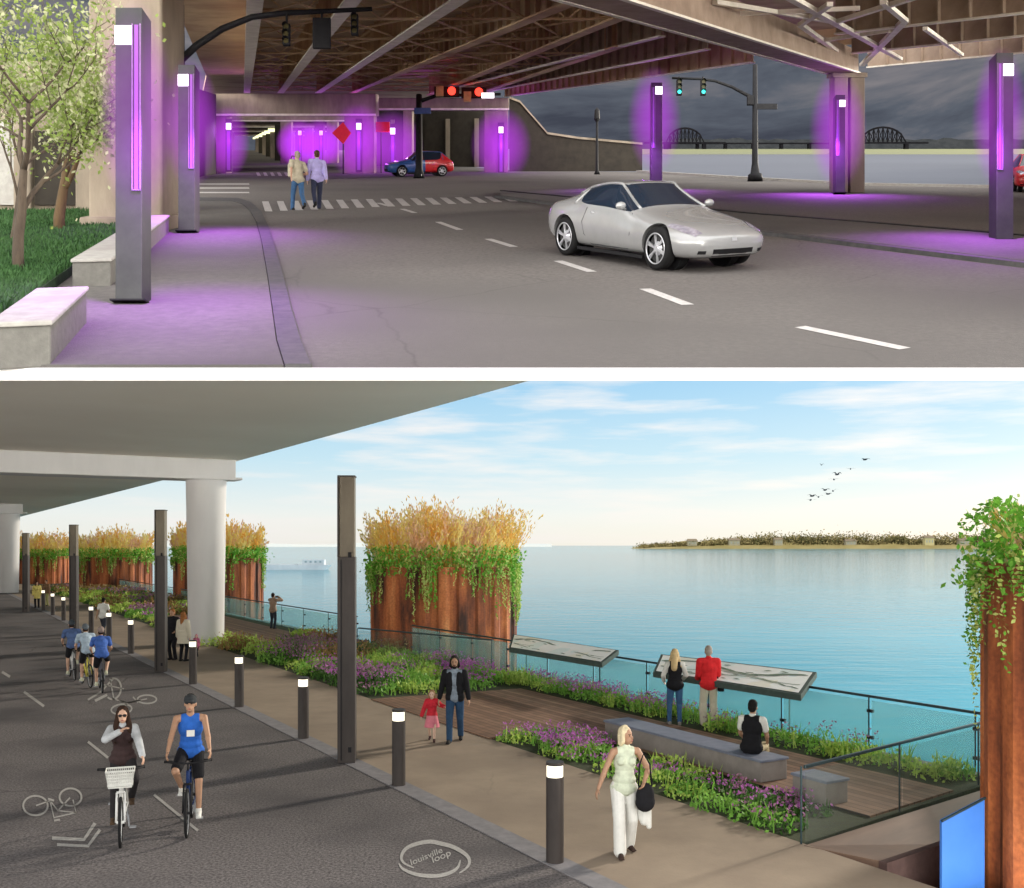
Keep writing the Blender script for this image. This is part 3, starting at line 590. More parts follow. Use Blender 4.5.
# ------------------------------------------------------------------ cars (front towards -Y)
def car(label, loc, rz, paint, kind='coupe', rx=0., group=None, up=True, lights=True, paint2=None):
    t = thing('sports_car' if kind == 'coupe' else 'parked_car', label, 'car', loc, rz, group, up, rx)
    if kind == 'coupe':   # y, w_sill, w_mid, zbot, zmid, w_sh, zsh, w_r, z_r, ztop
        S = [(-2.16, .40, .48, .28, .42, .42, .50, .30, .53, .54), (-2.08, .66, .74, .22, .42, .68, .54, .45, .585, .60), (-1.85, .80, .86, .19, .44, .80, .62, .55, .665, .68), (-1.5, .84, .90, .19, .48, .84, .715, .58, .735, .75),
             (-1.1, .85, .905, .19, .50, .85, .775, .60, .80, .82), (-.72, .85, .885, .18, .50, .83, .82, .66, .87, .895), (-.62, .85, .885, .18, .50, .83, .83, .65, .91, .94),
             (.02, .85, .885, .18, .52, .835, .88, .55, 1.235, 1.275), (.10, .85, .885, .18, .52, .835, .885, .55, 1.26, 1.30), (.50, .85, .89, .18, .53, .84, .90, .55, 1.255, 1.315), (.98, .86, .905, .19, .54, .86, .915, .53, 1.17, 1.25), (1.35, .87, .92, .20, .56, .88, .92, .55, 1.03, 1.12),
             (1.75, .85, .90, .22, .58, .84, .91, .60, .93, .96), (1.86, .83, .88, .24, .58, .81, .90, .60, .91, .935), (2.08, .74, .80, .30, .58, .74, .80, .52, .84, .86), (2.16, .60, .66, .36, .56, .60, .70, .42, .74, .75)]
        ws, rr_, roof_i, rear_i = (5, 7), .33, (7, 9), (10, 12); axf, axr = -1.32, 1.33
    else:
        S = [(-2.16, .46, .52, .28, .46, .46, .60, .35, .64, .66), (-2.08, .70, .76, .24, .48, .72, .68, .5, .74, .76), (-1.85, .80, .86, .22, .50, .82, .78, .58, .84, .86), (-1.5, .83, .88, .22, .52, .84, .84, .6, .90, .92),
             (-1.1, .83, .88, .22, .52, .84, .89, .62, .94, .97), (-.80, .83, .88, .22, .54, .84, .92, .66, .98, 1.0), (-.72, .83, .88, .22, .54, .84, .93, .66, 1.02, 1.05),
             (-.15, .83, .88, .22, .56, .85, .96, .58, 1.44, 1.49), (-.05, .83, .88, .22, .56, .85, .96, .58, 1.47, 1.52), (.60, .83, .88, .22, .56, .85, .97, .58, 1.48, 1.53), (1.30, .83, .88, .22, .56, .85, .98, .57, 1.44, 1.49), (1.78, .83, .88, .24, .58, .84, 1.0, .60, 1.12, 1.18),
             (1.86, .82, .87, .24, .58, .82, .98, .62, 1.04, 1.08), (1.95, .80, .86, .26, .58, .80, .92, .6, .98, 1.0), (2.08, .76, .82, .30, .58, .76, .86, .54, .90, .92), (2.14, .62, .68, .36, .56, .62, .74, .44, .78, .8)]
        ws, rr_, roof_i, rear_i = (5, 7), .32, (7, 9), (10, 12); axf, axr = -1.30, 1.32
    vs = []; n = 13
    for (y, wl, wm, zb, zm, wsd, zs, wr, zr, zt) in S:
        hlf = [(0, zb), (wl * .8, zb), (wl, zb + .05), (wm, zm), (wsd, zs), (wr, zr), (0, zt)]
        sec = [(a, b) for a, b in hlf] + [(-a, b) for a, b in hlf[-2:0:-1]]
        vs += [(a, y, b) for a, b in sec]
    n = 12; fs = []; mi = []
    # ring indices: 0 bottom centre,1,2,3,4 shoulder,5 roof edge,6 top centre,7 roof edge-,8 shoulder-,9,10,11
    for i in range(len(S) - 1):
        for j in range(n):
            fs.append((i * n + j, (i + 1) * n + j, (i + 1) * n + (j + 1) % n, i * n + (j + 1) % n)); m = 0
            if j in (5, 6):
                if i == 6: m = 1
                if i == 11 if kind == 'coupe' else i == 10: m = 3
                if kind == 'coupe' and i == 10: m = 3
            if j in (4, 7) and 7 <= i <= (9 if kind == 'coupe' else 9): m = 2
            if j in (4, 7) and i == 6: m = 2
            mi.append(m)
    fs.append(tuple(range(n))[::-1]); mi.append(0); k = (len(S) - 1) * n; fs.append(tuple(k + j for j in range(n))); mi.append(0)
    me = bpy.data.meshes.new('shell'); me.from_pydata(vs, [], fs); me.update()
    bm = bmesh.new(); bm.from_mesh(me); bmesh.ops.recalc_face_normals(bm, faces=bm.faces)
    cl = bm.edges.layers.float.new('crease_edge')
    for e_ in bm.edges:
        fm = [mi[f.index] for f in e_.link_faces]
        if len(fm) == 2 and (fm[0] > 0) != (fm[1] > 0): e_[cl] = .75
    bm.to_mesh(me); bm.free()
    for i_ in range(5): me.materials.append(None)
    me.polygons.foreach_set('material_index', mi)
    o = bpy.data.objects.new('shell', me); COL.objects.link(o)
    sb = o.modifiers.new('s', 'SUBSURF'); sb.levels = 3
    cut = MB()
    for y in (axf, axr):
        for a in (-1, 1): cut.tube([(a * .60, y, .335), (a * 1.1, y, .335)], rr_ + .045, 40)
    cme = bpy.data.meshes.new('cut'); cme.from_pydata(cut.v, [], cut.f); bm = bmesh.new(); bm.from_mesh(cme); bmesh.ops.recalc_face_normals(bm, faces=bm.faces); bm.to_mesh(cme); bm.free()
    co = bpy.data.objects.new('cut', cme); COL.objects.link(co)
    bo = o.modifiers.new('b', 'BOOLEAN'); bo.operation = 'DIFFERENCE'; bo.object = co; bo.solver = 'EXACT'
    dg = bpy.context.evaluated_depsgraph_get(); dg.update()
    em = bpy.data.meshes.new_from_object(o.evaluated_get(dg)); bpy.data.objects.remove(o); bpy.data.objects.remove(co)
    def split(idx, nm, m, keep=None):
        bm = bmesh.new(); bm.from_mesh(em)
        bmesh.ops.delete(bm, geom=[f for f in bm.faces if not (f.material_index in idx and (keep is None or keep(f)))], context='FACES')
        for f in bm.faces: f.smooth = True; f.material_index = 0
        q = bpy.data.meshes.new(nm); bm.to_mesh(q); bm.free(); q.materials.clear(); q.materials.append(m)
        try: q.set_sharp_from_angle(angle=R(38))
        except Exception: pass
        ob = bpy.data.objects.new(nm, q); COL.objects.link(ob); ob.parent = t; return ob
    if paint2 is not None:
        split((0, 4), 'body', paint, lambda f: f.calc_center_median().y < .2); split((0, 4), 'rear_bodywork', paint2, lambda f: f.calc_center_median().y >= .2)
    else: split((0, 4), 'body', paint)
    split((1,), 'windshield', M['carglass']); split((3,), 'rear_window', M['carglass'])
    split((2,), 'side_window', M['carglass'], lambda f: f.calc_center_median().x > 0); split((2,), 'side_window', M['carglass'], lambda f: f.calc_center_median().x < 0)
    rub = cloth('black_rubber', (.014, .014, .015)); rimm = M.get('rimm') or M.setdefault('rimm', mat('silver_wheel', (.62, .63, .66), .3, (.55, .56, .6), 5, metal=.6))
    for y in (axf, axr):
        for a in (-1, 1):
            x = a * (.80 if kind == 'coupe' else .77); L2 = MB()
            L2.tube([(a * .45, y, .335), (a * .60, y, .335)], rr_ + .03, 24); wl = L2.build('wheel_well', M['black_metal'], t, local=True)
            w_ = MB(); w_.tube([(x - a * .09, y, rr_), (x - a * .085, y, rr_), (x + a * .075, y, rr_)], [.05, .26, .05], 20); 
            for i in range(6):
                an = 2 * math.pi * i / 6 + .3
                for q in (-.09, .09): w_.beam((x + a * .062, y + .05 * math.cos(an), rr_ + .05 * math.sin(an)), (x + a * .055, y + .235 * math.cos(an + q), rr_ + .235 * math.sin(an + q)), .022, .028)
            wo = w_.build('wheel', rimm, t, local=True)
            prof = [(-.10, .23), (-.105, .29), (-.08, rr_ - .005), (.07, rr_ - .005), (.095, .29), (.09, .235)]
            ty = MB(); vv = []; ff = []
            for i in range(40):
                an = 2 * math.pi * i / 40
                for dx, r_ in prof: vv.append((x + a * dx * .95, y + r_ * math.cos(an), rr_ + r_ * math.sin(an)))
            for i in range(40):
                for j in range(5): ff.append((i * 6 + j, i * 6 + j + 1, ((i + 1) % 40) * 6 + j + 1, ((i + 1) % 40) * 6 + j))
            ty.add(vv, ff).build('tyre', rub, wo, local=True, smooth=True)
            MB().tube([(x + a * .08, y + .232 * math.cos(2 * math.pi * i / 36), rr_ + .232 * math.sin(2 * math.pi * i / 36)) for i in range(36)], .012, 8, closed=True).build('rim', rimm, wo, local=True, smooth=True)
            MB().tube([(x + a * .005, y, rr_), (x + a * .03, y, rr_)], .215, 24).build('brake_disc', cloth('dark_disc', (.05, .05, .052)), wo, local=True)
    # painted pillars and roof rails over the glass joints
    from mathutils.bvhtree import BVHTree as _B
    bm = bmesh.new(); bm.from_mesh(em); bv = _B.FromBMesh(bm); bm.free()
    for a in (-1, 1):
        ctl = [Vector((a * S[i][7], S[i][0], S[i][8])) for i in (6, 7, 8, 9, 10, 11)]; ctl[0] = Vector((a * (S[6][7] + .02), S[6][0], S[6][8] - .02)); pp = []
        for i in range(len(ctl) - 1):
            for q in range(6):
                c_ = ctl[i].lerp(ctl[i + 1], q / 6); h_ = bv.find_nearest(c_); pp.append(h_[0] + h_[1] * .002)
        MB().tube(pp, .026, 8).build('roof_pillar', paint, t, local=True, smooth=True)
        i0 = 8; lo = bv.find_nearest(Vector((a * S[10][5], S[10][0] + .1, S[10][6])))[0]; hi = bv.find_nearest(Vector((a * S[10][7], S[10][0] + .02, S[10][8])))[0]
        MB().tube([lo, lo.lerp(hi, .5) + Vector((a * .012, 0, 0)), hi], .03, 8).build('rear_pillar', paint, t, local=True, smooth=True)
    # surface patches found by casting on the finished shell
    from mathutils.bvhtree import BVHTree
    bm = bmesh.new(); bm.from_mesh(em); bvh = BVHTree.FromBMesh(bm); bm.free()
    def patch(nm, rows, m, offs=.006, smooth=True, parent=None):
        mb = MB(); vv = []; w_ = len(rows[0])
        for r in rows:
            for (p, d) in r:
                h = bvh.ray_cast(Vector(p), Vector(d).normalized()); q = h[0] if h[0] is not None else Vector(p); nn = h[1] if h[1] is not None else Vector((0, -1, 0))
                vv.append(q + nn * offs)
        ff = [(i * w_ + j, i * w_ + j + 1, (i + 1) * w_ + j + 1, (i + 1) * w_ + j) for i in range(len(rows) - 1) for j in range(w_ - 1)]
        mb.add(vv, ff); return mb.build(nm, m, parent or t, local=True, smooth=smooth)
    lens = M.get('lens') or M.setdefault('lens', mat('clear_headlight', (.30, .28, .36), .10, (.62, .6, .7), 9, spec=.9, metal=.5))
    for a in (-1, 1):     # swept headlights on the front corners
        rows = []
        for i in range(7):
            u = i / 6; yc = -2.02 + .52 * u; xc = .60 + .17 * u; hw = .085 * (1 - abs(u - .35)) + .012
            rows.append([((a * (xc + k_ * hw), yc + abs(k_) * 0, 1.4), (0, 0, -1)) for k_ in (-1, -.5, 0, .5, 1)])
        patch('headlight', rows, lens, .007)
    gw = .40 if kind == 'coupe' else .5
    patch('grille', [[((x_ * gw / 3, -3, z_), (0, 1, 0)) for x_ in range(-3, 4)] for z_ in ((.25, .30, .36) if kind == 'coupe' else (.3, .38, .46))], M['black_metal'], .005)
    for a in (-1, 1): patch('side_intake', [[((a * x_, -3, z_), (0, 1, 0)) for x_ in (.52, .58, .64)] for z_ in (.29, .34)], M['black_metal'], .005)
    patch('badge', [[((x_, -3, z_), (0, 1, 0)) for x_ in (-.05, 0, .05)] for z_ in (.475, .52)], rimm, .008)
    for a in (-1, 1):
        patch('tail_light', [[((a * x_, 3, z_), (0, -1, 0)) for x_ in (.42, .52, .62)] for z_ in (.62, .68, .73)], M['sig_red'], .006)
        mb = MB(); mb.ell((a * .93, -.42, .93), (.10, .06, .065)); mb.tube([(a * .82, -.40, .87), (a * .90, -.42, .91)], .02, 8); mb.build('wing_mirror', paint, t, local=True, smooth=True)
        # door seam and handle
        sx = a * 2
        seam = [(-.58, .82), (-.60, .5), (-.52, .26), (.55, .26), (.72, .42), (.78, .62), (.66, .86)]
        vv = []
        for (y_, z_) in seam:
            h = bvh.ray_cast(Vector((sx, y_, z_)), Vector((-a, 0, 0))); vv.append(h[0] + h[1] * .002 if h[0] is not None else Vector((a * .88, y_, z_)))
        d_ = MB().tube(vv, .005, 5).build('door', M['black_metal'], t, local=True)
        h = bvh.ray_cast(Vector((sx, .5, .78)), Vector((-a, 0, 0)))
        if h[0] is not None: MB().ell(h[0], (.02, .06, .016)).build('handle', rimm, d_, local=True, smooth=True)
        MB().box((a * .80, .02, .165), (.08, 1.9, .05)).build('sill', M['black_metal'], t, local=True)
    MB().box((0, 2.165, .58), (.36, .01, .12)).build('number_plate', M['white'], t, local=True)
    return t

# ------------------------------------------------------------------ foliage
def leaf(mb, c, s, rnd, flatn=0.):
    d = Vector((rnd.gauss(0, 1), rnd.gauss(0, 1), rnd.gauss(0, 1) * (1 - flatn) + .001)).normalized(); b = d.orthogonal().normalized()
    a = rnd.random() * 6.28; b2 = d.cross(b); b = b * math.cos(a) + b2 * math.sin(a); w_ = d.cross(b)
    c = Vector(c); mb.add([c - d * s * .5, c + w_ * s * .3, c + d * s * .5, c - w_ * s * .3], [(0, 1, 2, 3)])
def blade(mb, p, h, w_, rnd, lean=.3):
    a = rnd.random() * 6.28; l = rnd.random() * lean * h; dx, dy = math.cos(a) * l, math.sin(a) * l; b = rnd.random() * 6.28; wx, wy = math.cos(b) * w_ / 2, math.sin(b) * w_ / 2
    x, y, z = p
    mb.add([(x - wx, y - wy, z), (x + wx, y + wy, z), (x + dx * .4 + wx * .8, y + dy * .4 + wy * .8, z + h * .6), (x + dx * .4 - wx * .8, y + dy * .4 - wy * .8, z + h * .6), (x + dx, y + dy, z + h)],
           [(0, 1, 2, 3), (3, 2, 4)])
def mound(mb, c, r, h, n, s, rnd, mi):
    mb.mi = mi
    for _ in range(n):
        a = rnd.random() * 6.28; q = math.sqrt(rnd.random()); z = h * math.sqrt(max(0, 1 - q * q)) * rnd.uniform(.45, 1.05)
        leaf(mb, (c[0] + r * q * math.cos(a), c[1] + r * q * math.sin(a), c[2] + z), s * rnd.uniform(.6, 1.3), rnd)
def bed(name, label, cells, mats, rnd, dens, size=.10):
    """cells: list of (u, v, material weights, r, h)"""
    mb = MB()
    for (p, r, h, mi, flower) in cells:
        mound(mb, p, r, h, int(dens * r * r * 10), size, rnd, mi)
        mb.mi = mi
        for _ in range(int(dens * r * r * 1.3)):
            a = rnd.random() * 6.28; q = math.sqrt(rnd.random()) * r
            blade(mb, (p[0] + q * math.cos(a), p[1] + q * math.sin(a), p[2]), h * rnd.uniform(.9, 1.5), .03, rnd, .5)
        if flower is not None:
            mb.mi = flower
            for _ in range(int(dens * r * r * 5)):
                a = rnd.random() * 6.28; q = math.sqrt(rnd.random()) * r
                leaf(mb, (p[0] + q * math.cos(a), p[1] + q * math.sin(a), p[2] + h * rnd.uniform(.85, 1.45)), size * .75, rnd)
    o = mb.build(name, mats); tag(o, label, kind='stuff'); return o
# ================================================================== THE STREET UNDER THE BRIDGE
ZG = .03
y0 = 8.97
mb = MB()
gp = [(-6.2, y0), (5.8, y0), (12.2, 20), (17, 30), (25.5, 44), (26, 45.5), (17.5, 50), (14.6, 58), (9.6, 74), (-1, 80), (-8, 110), (-60, 380), (-130, 380), (-60, 60), (-22, 20), (-10, y0)]
mb.prism(gp, -.105, 0); struct('street', mb, M['road_up'], up=True)
mb = MB().box((-.5, y0 - .012, -.052), (13.2, .02, .108)); struct('slab_edge', mb, M['white_edge'], up=True)
# far ground tapers into the river
rv = MB(); rv.add([(9.6, 74.0, -.35), (14.6, 58, -.35), (17.5, 50.05, -.35), (25.8, 45.6, -.35), (330, 620, -.35), (-10, 620, -.35), (-5, 90, -.35)], [(0, 1, 2, 3, 4, 5, 6)])
ro = struct('river', rv, M['water_up'], up=True); flipup(ro)
fb = MB(); rr = random.Random(3)
pts = [(-20 + i * 4.4, 598 + 6 * mnoise.noise(Vector((i * .2, 0, 0)))) for i in range(80)]
mb = MB()
for i in range(79):
    (xa, ya), (xb, yb) = pts[i], pts[i + 1]; ha = 5.0 + 4. * abs(mnoise.noise(Vector((i * .35, 3, 0)))) ; hb = 5.0 + 4. * abs(mnoise.noise(Vector(((i + 1) * .35, 3, 0))))
    mb.add([(xa, ya, -.35), (xb, yb, -.35), (xb, yb + 8, hb), (xa, ya + 8, ha), (xb, yb + 30, -.35), (xa, ya + 30, -.35)], [(0, 1, 2, 3), (3, 2, 4, 5)])
struct('far_bank', mb, mat('far_bank_scrub', (.016, .018, .02), .95, (.026, .028, .03), .2, spec=0.), up=True)
mb = MB(); mb.add([(20, 250, -.34), (150, 250, -.34), (310, 594, -.34), (20, 594, -.34)], [(0, 1, 2, 3)])  # yellow light on the water, put into the colour of a flat sheet
o = struct('yellow_lit_band', mb, mat('yellow_lit_water', (.14, .15, .045), .8, (.11, .12, .07), .02, stretch=(.3, 1, 1)), up=True); flipup(o)
# sidewalk, kerb and gutter on the left
inner = [(280, 368), (276, 340), (272, 310), (267, 275), (261, 240), (256, 222), (250, 211), (242, 204), (232, 201), (172, 200)]
outer = [(308, 368), (300, 338), (291, 307), (283, 275), (275, 247), (268, 225), (261, 211), (251, 202), (238, 198), (172, 197)]
I = [Q(x, y, ZG) for x, y in inner]; O_ = [Q(x, y, ZG) for x, y in outer]; I[0].y = y0; O_[0].y = y0
lft = [(-16, Q(172, 200).y), (-9.3, 26), (-4.9, y0)]
mb = MB().prism([(p.x, p.y) for p in I] + lft, -.02, ZG); struct('sidewalk', mb, M['walk_up'], up=True)
mb = MB()
for i in range(len(I) - 1):
    mb.prism([(I[i].x + .012, I[i].y), (O_[i].x, O_[i].y), (O_[i + 1].x, O_[i + 1].y), (I[i + 1].x + .012, I[i + 1].y)], -.02, ZG + .008)
struct('kerb', mb, M['kerb_up'], up=True)
# lawn
mb = MB().prism([(-5.05, y0), (-9.6, 26.), (-10.2, 28.4), (-30, 28.4), (-30, 20), (-12, y0)], -.02, .14); struct('lawn', mb, M['grass'], up=True)
mb = MB(); rr = random.Random(5)
for _ in range(26000):
    Y = 9 + 19.2 * rr.random() ** 1.2; X = rr.uniform(-.52 * Y - .6, -.262 * Y - 2.75)
    blade(mb, (X, Y, .14), rr.uniform(.05, .14), .03, rr, .6)
tag(mb.build('grass', M['grassblade'], up=True), 'short dark green grass behind the low walls', kind='stuff')
# low planter walls
def low_wall(label, A, B, th, h):
    A = Vector(A); B = Vector(B); d = (B - A).normalized(); n = Vector((-d.y, d.x, 0)) * th
    t = thing('low_wall', label, 'wall', (A.x, A.y, 0), group='low concrete walls along the lawn', up=True)
    MB().prism([A.xy, B.xy, (B + n).xy, (A + n).xy], 0, h - .05).build('wall_face', cloth('grey_wall_concrete', (.17, .165, .15)), t, up=True, bevel=.02)
    e = d * .02; k = n.normalized() * .02
    MB().prism([(A - e - k).xy, (B + e - k).xy, (B + n + e + k).xy, (A + n - e + k).xy], h - .05, h).build('coping', M['conc_white'], t, up=True, bevel=.015)
    return t
low_wall('low concrete wall with pale coping in the near left corner', (-4.15, y0 + .02, 0), (-4.72, 11.1, 0), .50, .43)
low_wall('low concrete wall running behind the tall purple light pole', (-5.62, 14.0, 0), (-7.75, 22.6, 0), .50, .42)
# road markings
def mk(name, quads, label=None):
    mb = MB()
    for q in quads:
        ps = [Q(x, y) for x, y in q]; ps = [(p.x, p.y, .005) for p in ps]; mb.add(ps, [tuple(range(len(ps)))])
    o = struct(name, mb, M['paint_up'], up=True); flipup(o); return o
def dash(a, b, w):
    A = Q(*a); B = Q(*b); d = (B - A).normalized(); n = Vector((-d.y, d.x, 0)) * w / 2
    return [(A - n), (A + n), (B + n), (B - n)]
mb = MB()
for a, b in (((905, 349), (800, 327)), ((688, 305), (645, 289)), ((592, 272), (558, 261)), ((514, 247), (488, 239)), ((460, 230), (438, 222)), ((415, 213), (402, 209)), ((388, 206), (378, 203))):
    mb.add([(p.x, p.y, .005) for p in dash(a, b, .17)], [(0, 1, 2, 3)])
flipup(struct('lane_dashes', mb, M['paint_up'], up=True))
bars = []
for i in range(17):
    x = 264 + i * 14.6; yb = 211.5 - i * .62; yt = 201.5 - i * .32
    bars.append([(x - 2 + i * .2, yt), (x + 4.5 + i * .25, yt), (x + 8.5 + i * .75, yb), (x + 1 + i * .7, yb)])
mk('crosswalk', bars)
mk('far_crosswalk', [[(256 + i * 7, 172.5), (259 + i * 7, 172.5), (261 + i * 7.1, 176), (257.5 + i * 7.1, 176)] for i in range(10)])
mk('side_crosswalk', [[(199, y), (249, y), (249.5, y + 1.2), (198, y + 1.2)] for y in (183.5, 187.5, 192)])
# traffic island on the right
near = [(500, 197.5), (600, 211), (680, 222), (753, 232.5), (860, 246), (1024, 266), (1100, 275)]; far = [(1100, 249), (1024, 240.5), (860, 226), (753, 217.5), (680, 210), (600, 203), (500, 193)]
NP = [Q(x, y) for x, y in near]; FP = [Q(x, y) for x, y in far]
struct('traffic_island', MB().prism([p.xy for p in NP + FP], -.02, .10), M['walk_up'], up=True, bevel=.03)
mb = MB()
for i in range(len(NP) - 1):
    a, b = NP[i], NP[i + 1]; d = (b - a).normalized(); n = Vector((d.y, -d.x, 0)) * .22
    if n.y > 0: n = -n
    mb.prism([a.xy, b.xy, (b + n).xy, (a + n).xy], -.02, .085)
struct('island_kerb', mb, M['kerb_up'], up=True)
FPk = FP[::-1]; mb = MB()
for i in range(len(FPk) - 1):
    a, b = FPk[i], FPk[i + 1]; d = (b - a).normalized(); n = Vector((-d.y, d.x, 0)) * .18
    mb.prism([a.xy, b.xy, (b + n).xy, (a + n).xy], -.02, .12)
struct('far_island_kerb', mb, M['black_metal'], up=True)
# riverside kerb of the street
sh_ = [(9.6, 73.9), (14.6, 57.9), (17.5, 49.9), (26, 45.4)]; mb = MB()
for i in range(3):
    a = Vector((*sh_[i], 0)); b = Vector((*sh_[i + 1], 0)); mb.beam(a + Vector((-.3, -.3, .06)), b + Vector((-.3, -.3, .06)), .35, .14)
struct('riverside_kerb', mb, M['conc_white'], up=True)
# abutment and enclosing walls
def wallthing(name, label, pts, z0, z1, m, cat='wall', group=None, extra=None):
    t = tag(MB().prism(pts, z0, z1).build(name, m, up=True, bevel=.03), label, cat, group); return t
bk = thing('retaining_wall', 'tall brown concrete wall behind the two trees', 'wall', (-16, 28.6, 0), up=True)
MB().prism([(-30, 28.5), (-9.9, 28.5), (-9.9, 29.1), (-30, 29.1)], 0, 4.4).build('wall_panel', M['conc'], bk, up=True)
for i in range(9):
    x = -10.6 - i * 1.75; MB().prism([(x, 28.25), (x + .5, 28.25), (x + .5, 28.49), (x, 28.49)], 0, 4.3 + .5 * (i % 2)).build('pilaster', M['conc'], bk, up=True, bevel=.05)
    mb = MB(); n_ = 10; xa = x - 1.2; 
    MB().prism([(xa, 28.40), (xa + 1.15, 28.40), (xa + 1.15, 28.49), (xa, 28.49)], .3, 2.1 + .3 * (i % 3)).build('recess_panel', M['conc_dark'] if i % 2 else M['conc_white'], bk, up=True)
t = thing('bridge_pillar', 'massive concrete pillar behind the tallest purple light pole', 'pillar', (-8.8, 23.3, 0), up=True)
MB().prism([(-9.75, 23.0), (-8.05, 23.0), (-8.05, 24.6), (-9.75, 24.6)], 0, 6.9).build('shaft', M['conc'], t, up=True, bevel=.06)
MB().prism([(-9.9, 22.85), (-7.95, 22.85), (-7.95, 24.75), (-9.9, 24.75)], 0, .35).build('plinth', M['conc'], t, up=True, bevel=.04)
fw = MB(); fw.add([(p[0], p[1], z) for z in (0, 1) for p in [(-.2, 76)] * 1], [])
# dark embankment wall
t = thing('embankment_wall', 'dark sloping embankment wall between the pier and the river', 'wall', (3, 76, 0), up=True)
prof = [(-.2, 5.6), (.6, 5.3), (2.7, 2.9), (5, 2.55), (9.9, 2.1)]
vs = []; fs = []
for x, z in prof: vs += [(x, 76, 0), (x, 76, z), (x, 77.4, z), (x, 77.4, 0)]
for i in range(len(prof) - 1):
    a = i * 4; b = a + 4; fs += [(a, b, b + 1, a + 1), (a + 1, b + 1, b + 2, a + 2), (a + 2, b + 2, b + 3, a + 3)]
fs += [(0, 1, 2, 3), (16, 19, 18, 17)]
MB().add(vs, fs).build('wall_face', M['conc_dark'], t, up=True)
mb = MB()
for i in range(len(prof) - 1): mb.beam((prof[i][0], 75.93, prof[i][1]), (prof[i + 1][0], 75.93, prof[i + 1][1]), .12, .16)
mb.build('coping', M['conc'], t, up=True)
# added wall out of view on the right blocks low sun and bounces light
t = thing('sun_blocking_wall', 'added white wall out of view blocking low sun from the street', 'wall', (8, 12, 0), up=True)
sw = MB().prism([(7.2, 9.2), (29.5, 52), (61, 113), (61.8, 112.6), (30.3, 51.6), (7.8, 8.9)], -.1, 4.3); sw.build('wall_face', M['white_edge'], t, up=True)

# ---- piers
def pier(label, Y, cols, cap, zc0, zc1, m=M['conc'], th=1.6, group='bridge piers across the street'):
    t = thing('bridge_pier', label, 'pier', ((cap[0] + cap[1]) / 2, Y, 0), up=True, group=group)
    for a, b in cols: MB().prism([(a, Y + .1), (b, Y + .1), (b, Y + th - .1), (a, Y + th - .1)], 0, zc0 - .003).build('column', m, t, up=True, bevel=.05)
    MB().prism([(cap[0], Y), (cap[1], Y), (cap[1], Y + th), (cap[0], Y + th)], zc0, zc1).build('pier_cap', m, t, up=True, bevel=.06)
    MB().prism([(cap[0], Y - .08), (cap[1], Y - .08), (cap[1], Y - .005), (cap[0], Y - .005)], zc0, zc0 + .14).build('cap_moulding', M['steel_pale'] if m is M['conc'] else m, t, up=True)
    return t
X_ = lambda x, Y: (x - 512) * Y / 1000
pier('wide concrete pier spanning the tunnel mouth at the end of the street', 70, [(X_(208, 70), X_(226, 70)), (X_(344, 70), X_(374, 70))], (X_(207, 70), X_(376, 70)), 4.05, 5.6)
pier('dim concrete pier to the right of the tunnel mouth behind the small car', 73, [(X_(403, 73), X_(412, 73)), (X_(484, 73), X_(508, 73))], (X_(377, 73), X_(509, 73)), 4.55, 5.45)
for i, Y in enumerate((110, 128, 148, 172, 200, 240, 290)):
    c = -.272 * Y
    pier('tunnel pier number %d back from the mouth' % (i + 1) if False else ['first dark pier inside the tunnel behind the mouth', 'second dark pier inside the tunnel', 'third dark pier inside the tunnel', 'fourth dark pier inside the tunnel', 'fifth dark pier deep inside the tunnel', 'sixth dark pier deep inside the tunnel', 'last and farthest dark pier inside the tunnel'][i],
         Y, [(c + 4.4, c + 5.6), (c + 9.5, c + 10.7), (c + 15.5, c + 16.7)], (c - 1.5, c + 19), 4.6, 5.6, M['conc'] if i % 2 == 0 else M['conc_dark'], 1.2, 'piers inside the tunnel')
MB()
t = thing('tunnel_wall', 'dark wall closing the right side under the bridge', 'wall', (-6, 96, 0), up=True)
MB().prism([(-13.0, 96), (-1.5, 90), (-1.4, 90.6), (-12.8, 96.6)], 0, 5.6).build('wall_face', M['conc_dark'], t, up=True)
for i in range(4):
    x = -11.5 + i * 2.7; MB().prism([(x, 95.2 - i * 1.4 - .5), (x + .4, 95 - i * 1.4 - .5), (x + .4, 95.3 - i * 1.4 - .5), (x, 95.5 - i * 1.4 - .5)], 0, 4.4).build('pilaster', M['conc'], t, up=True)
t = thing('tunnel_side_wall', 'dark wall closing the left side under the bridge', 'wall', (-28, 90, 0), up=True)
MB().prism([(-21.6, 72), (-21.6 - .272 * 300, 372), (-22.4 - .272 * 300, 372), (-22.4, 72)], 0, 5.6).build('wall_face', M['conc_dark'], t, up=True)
MB().prism([(-30, 34.2), (-15, 34.2), (-15, 34.8), (-30, 34.8)], 0, 2.3).build('low_wall', M['conc_dark'], t, up=True)
t = thing('side_building', 'dark building corner beside the side street on the left', 'building', (-19, 45, 0), up=True)
MB().prism([(-30, 45), (-17.2, 45), (-20.4, 69), (-33, 69)], 0, 5.5).build('wall', M['conc_dark'], t, up=True, bevel=.05)
for i in range(5):
    for k_ in range(2): MB().box((-17.8 - i * 1.7, 44.96, 1.6 + 2.1 * k_), (.9, .06, 1.2)).build('window', M['carglass'], t, up=True)
mb = MB()
yl = mat('tunnel_glow_panel', (.9, .9, .5), .4, emit=(.95, 1, .55), es=1.5)  # added glowing panels stand in for the bright far end of the tunnel
for i in range(9):
    Y = 150 + i * 22; c = -.272 * Y + 7; l = tag(MB().box((c - 1.5, Y, 4.2), (1.6, 4, .5)).build('tunnel_glow_panel', yl, up=True), 'added glowing yellow green panel deep in the tunnel', 'lamp', 'added glow panels deep in the tunnel')

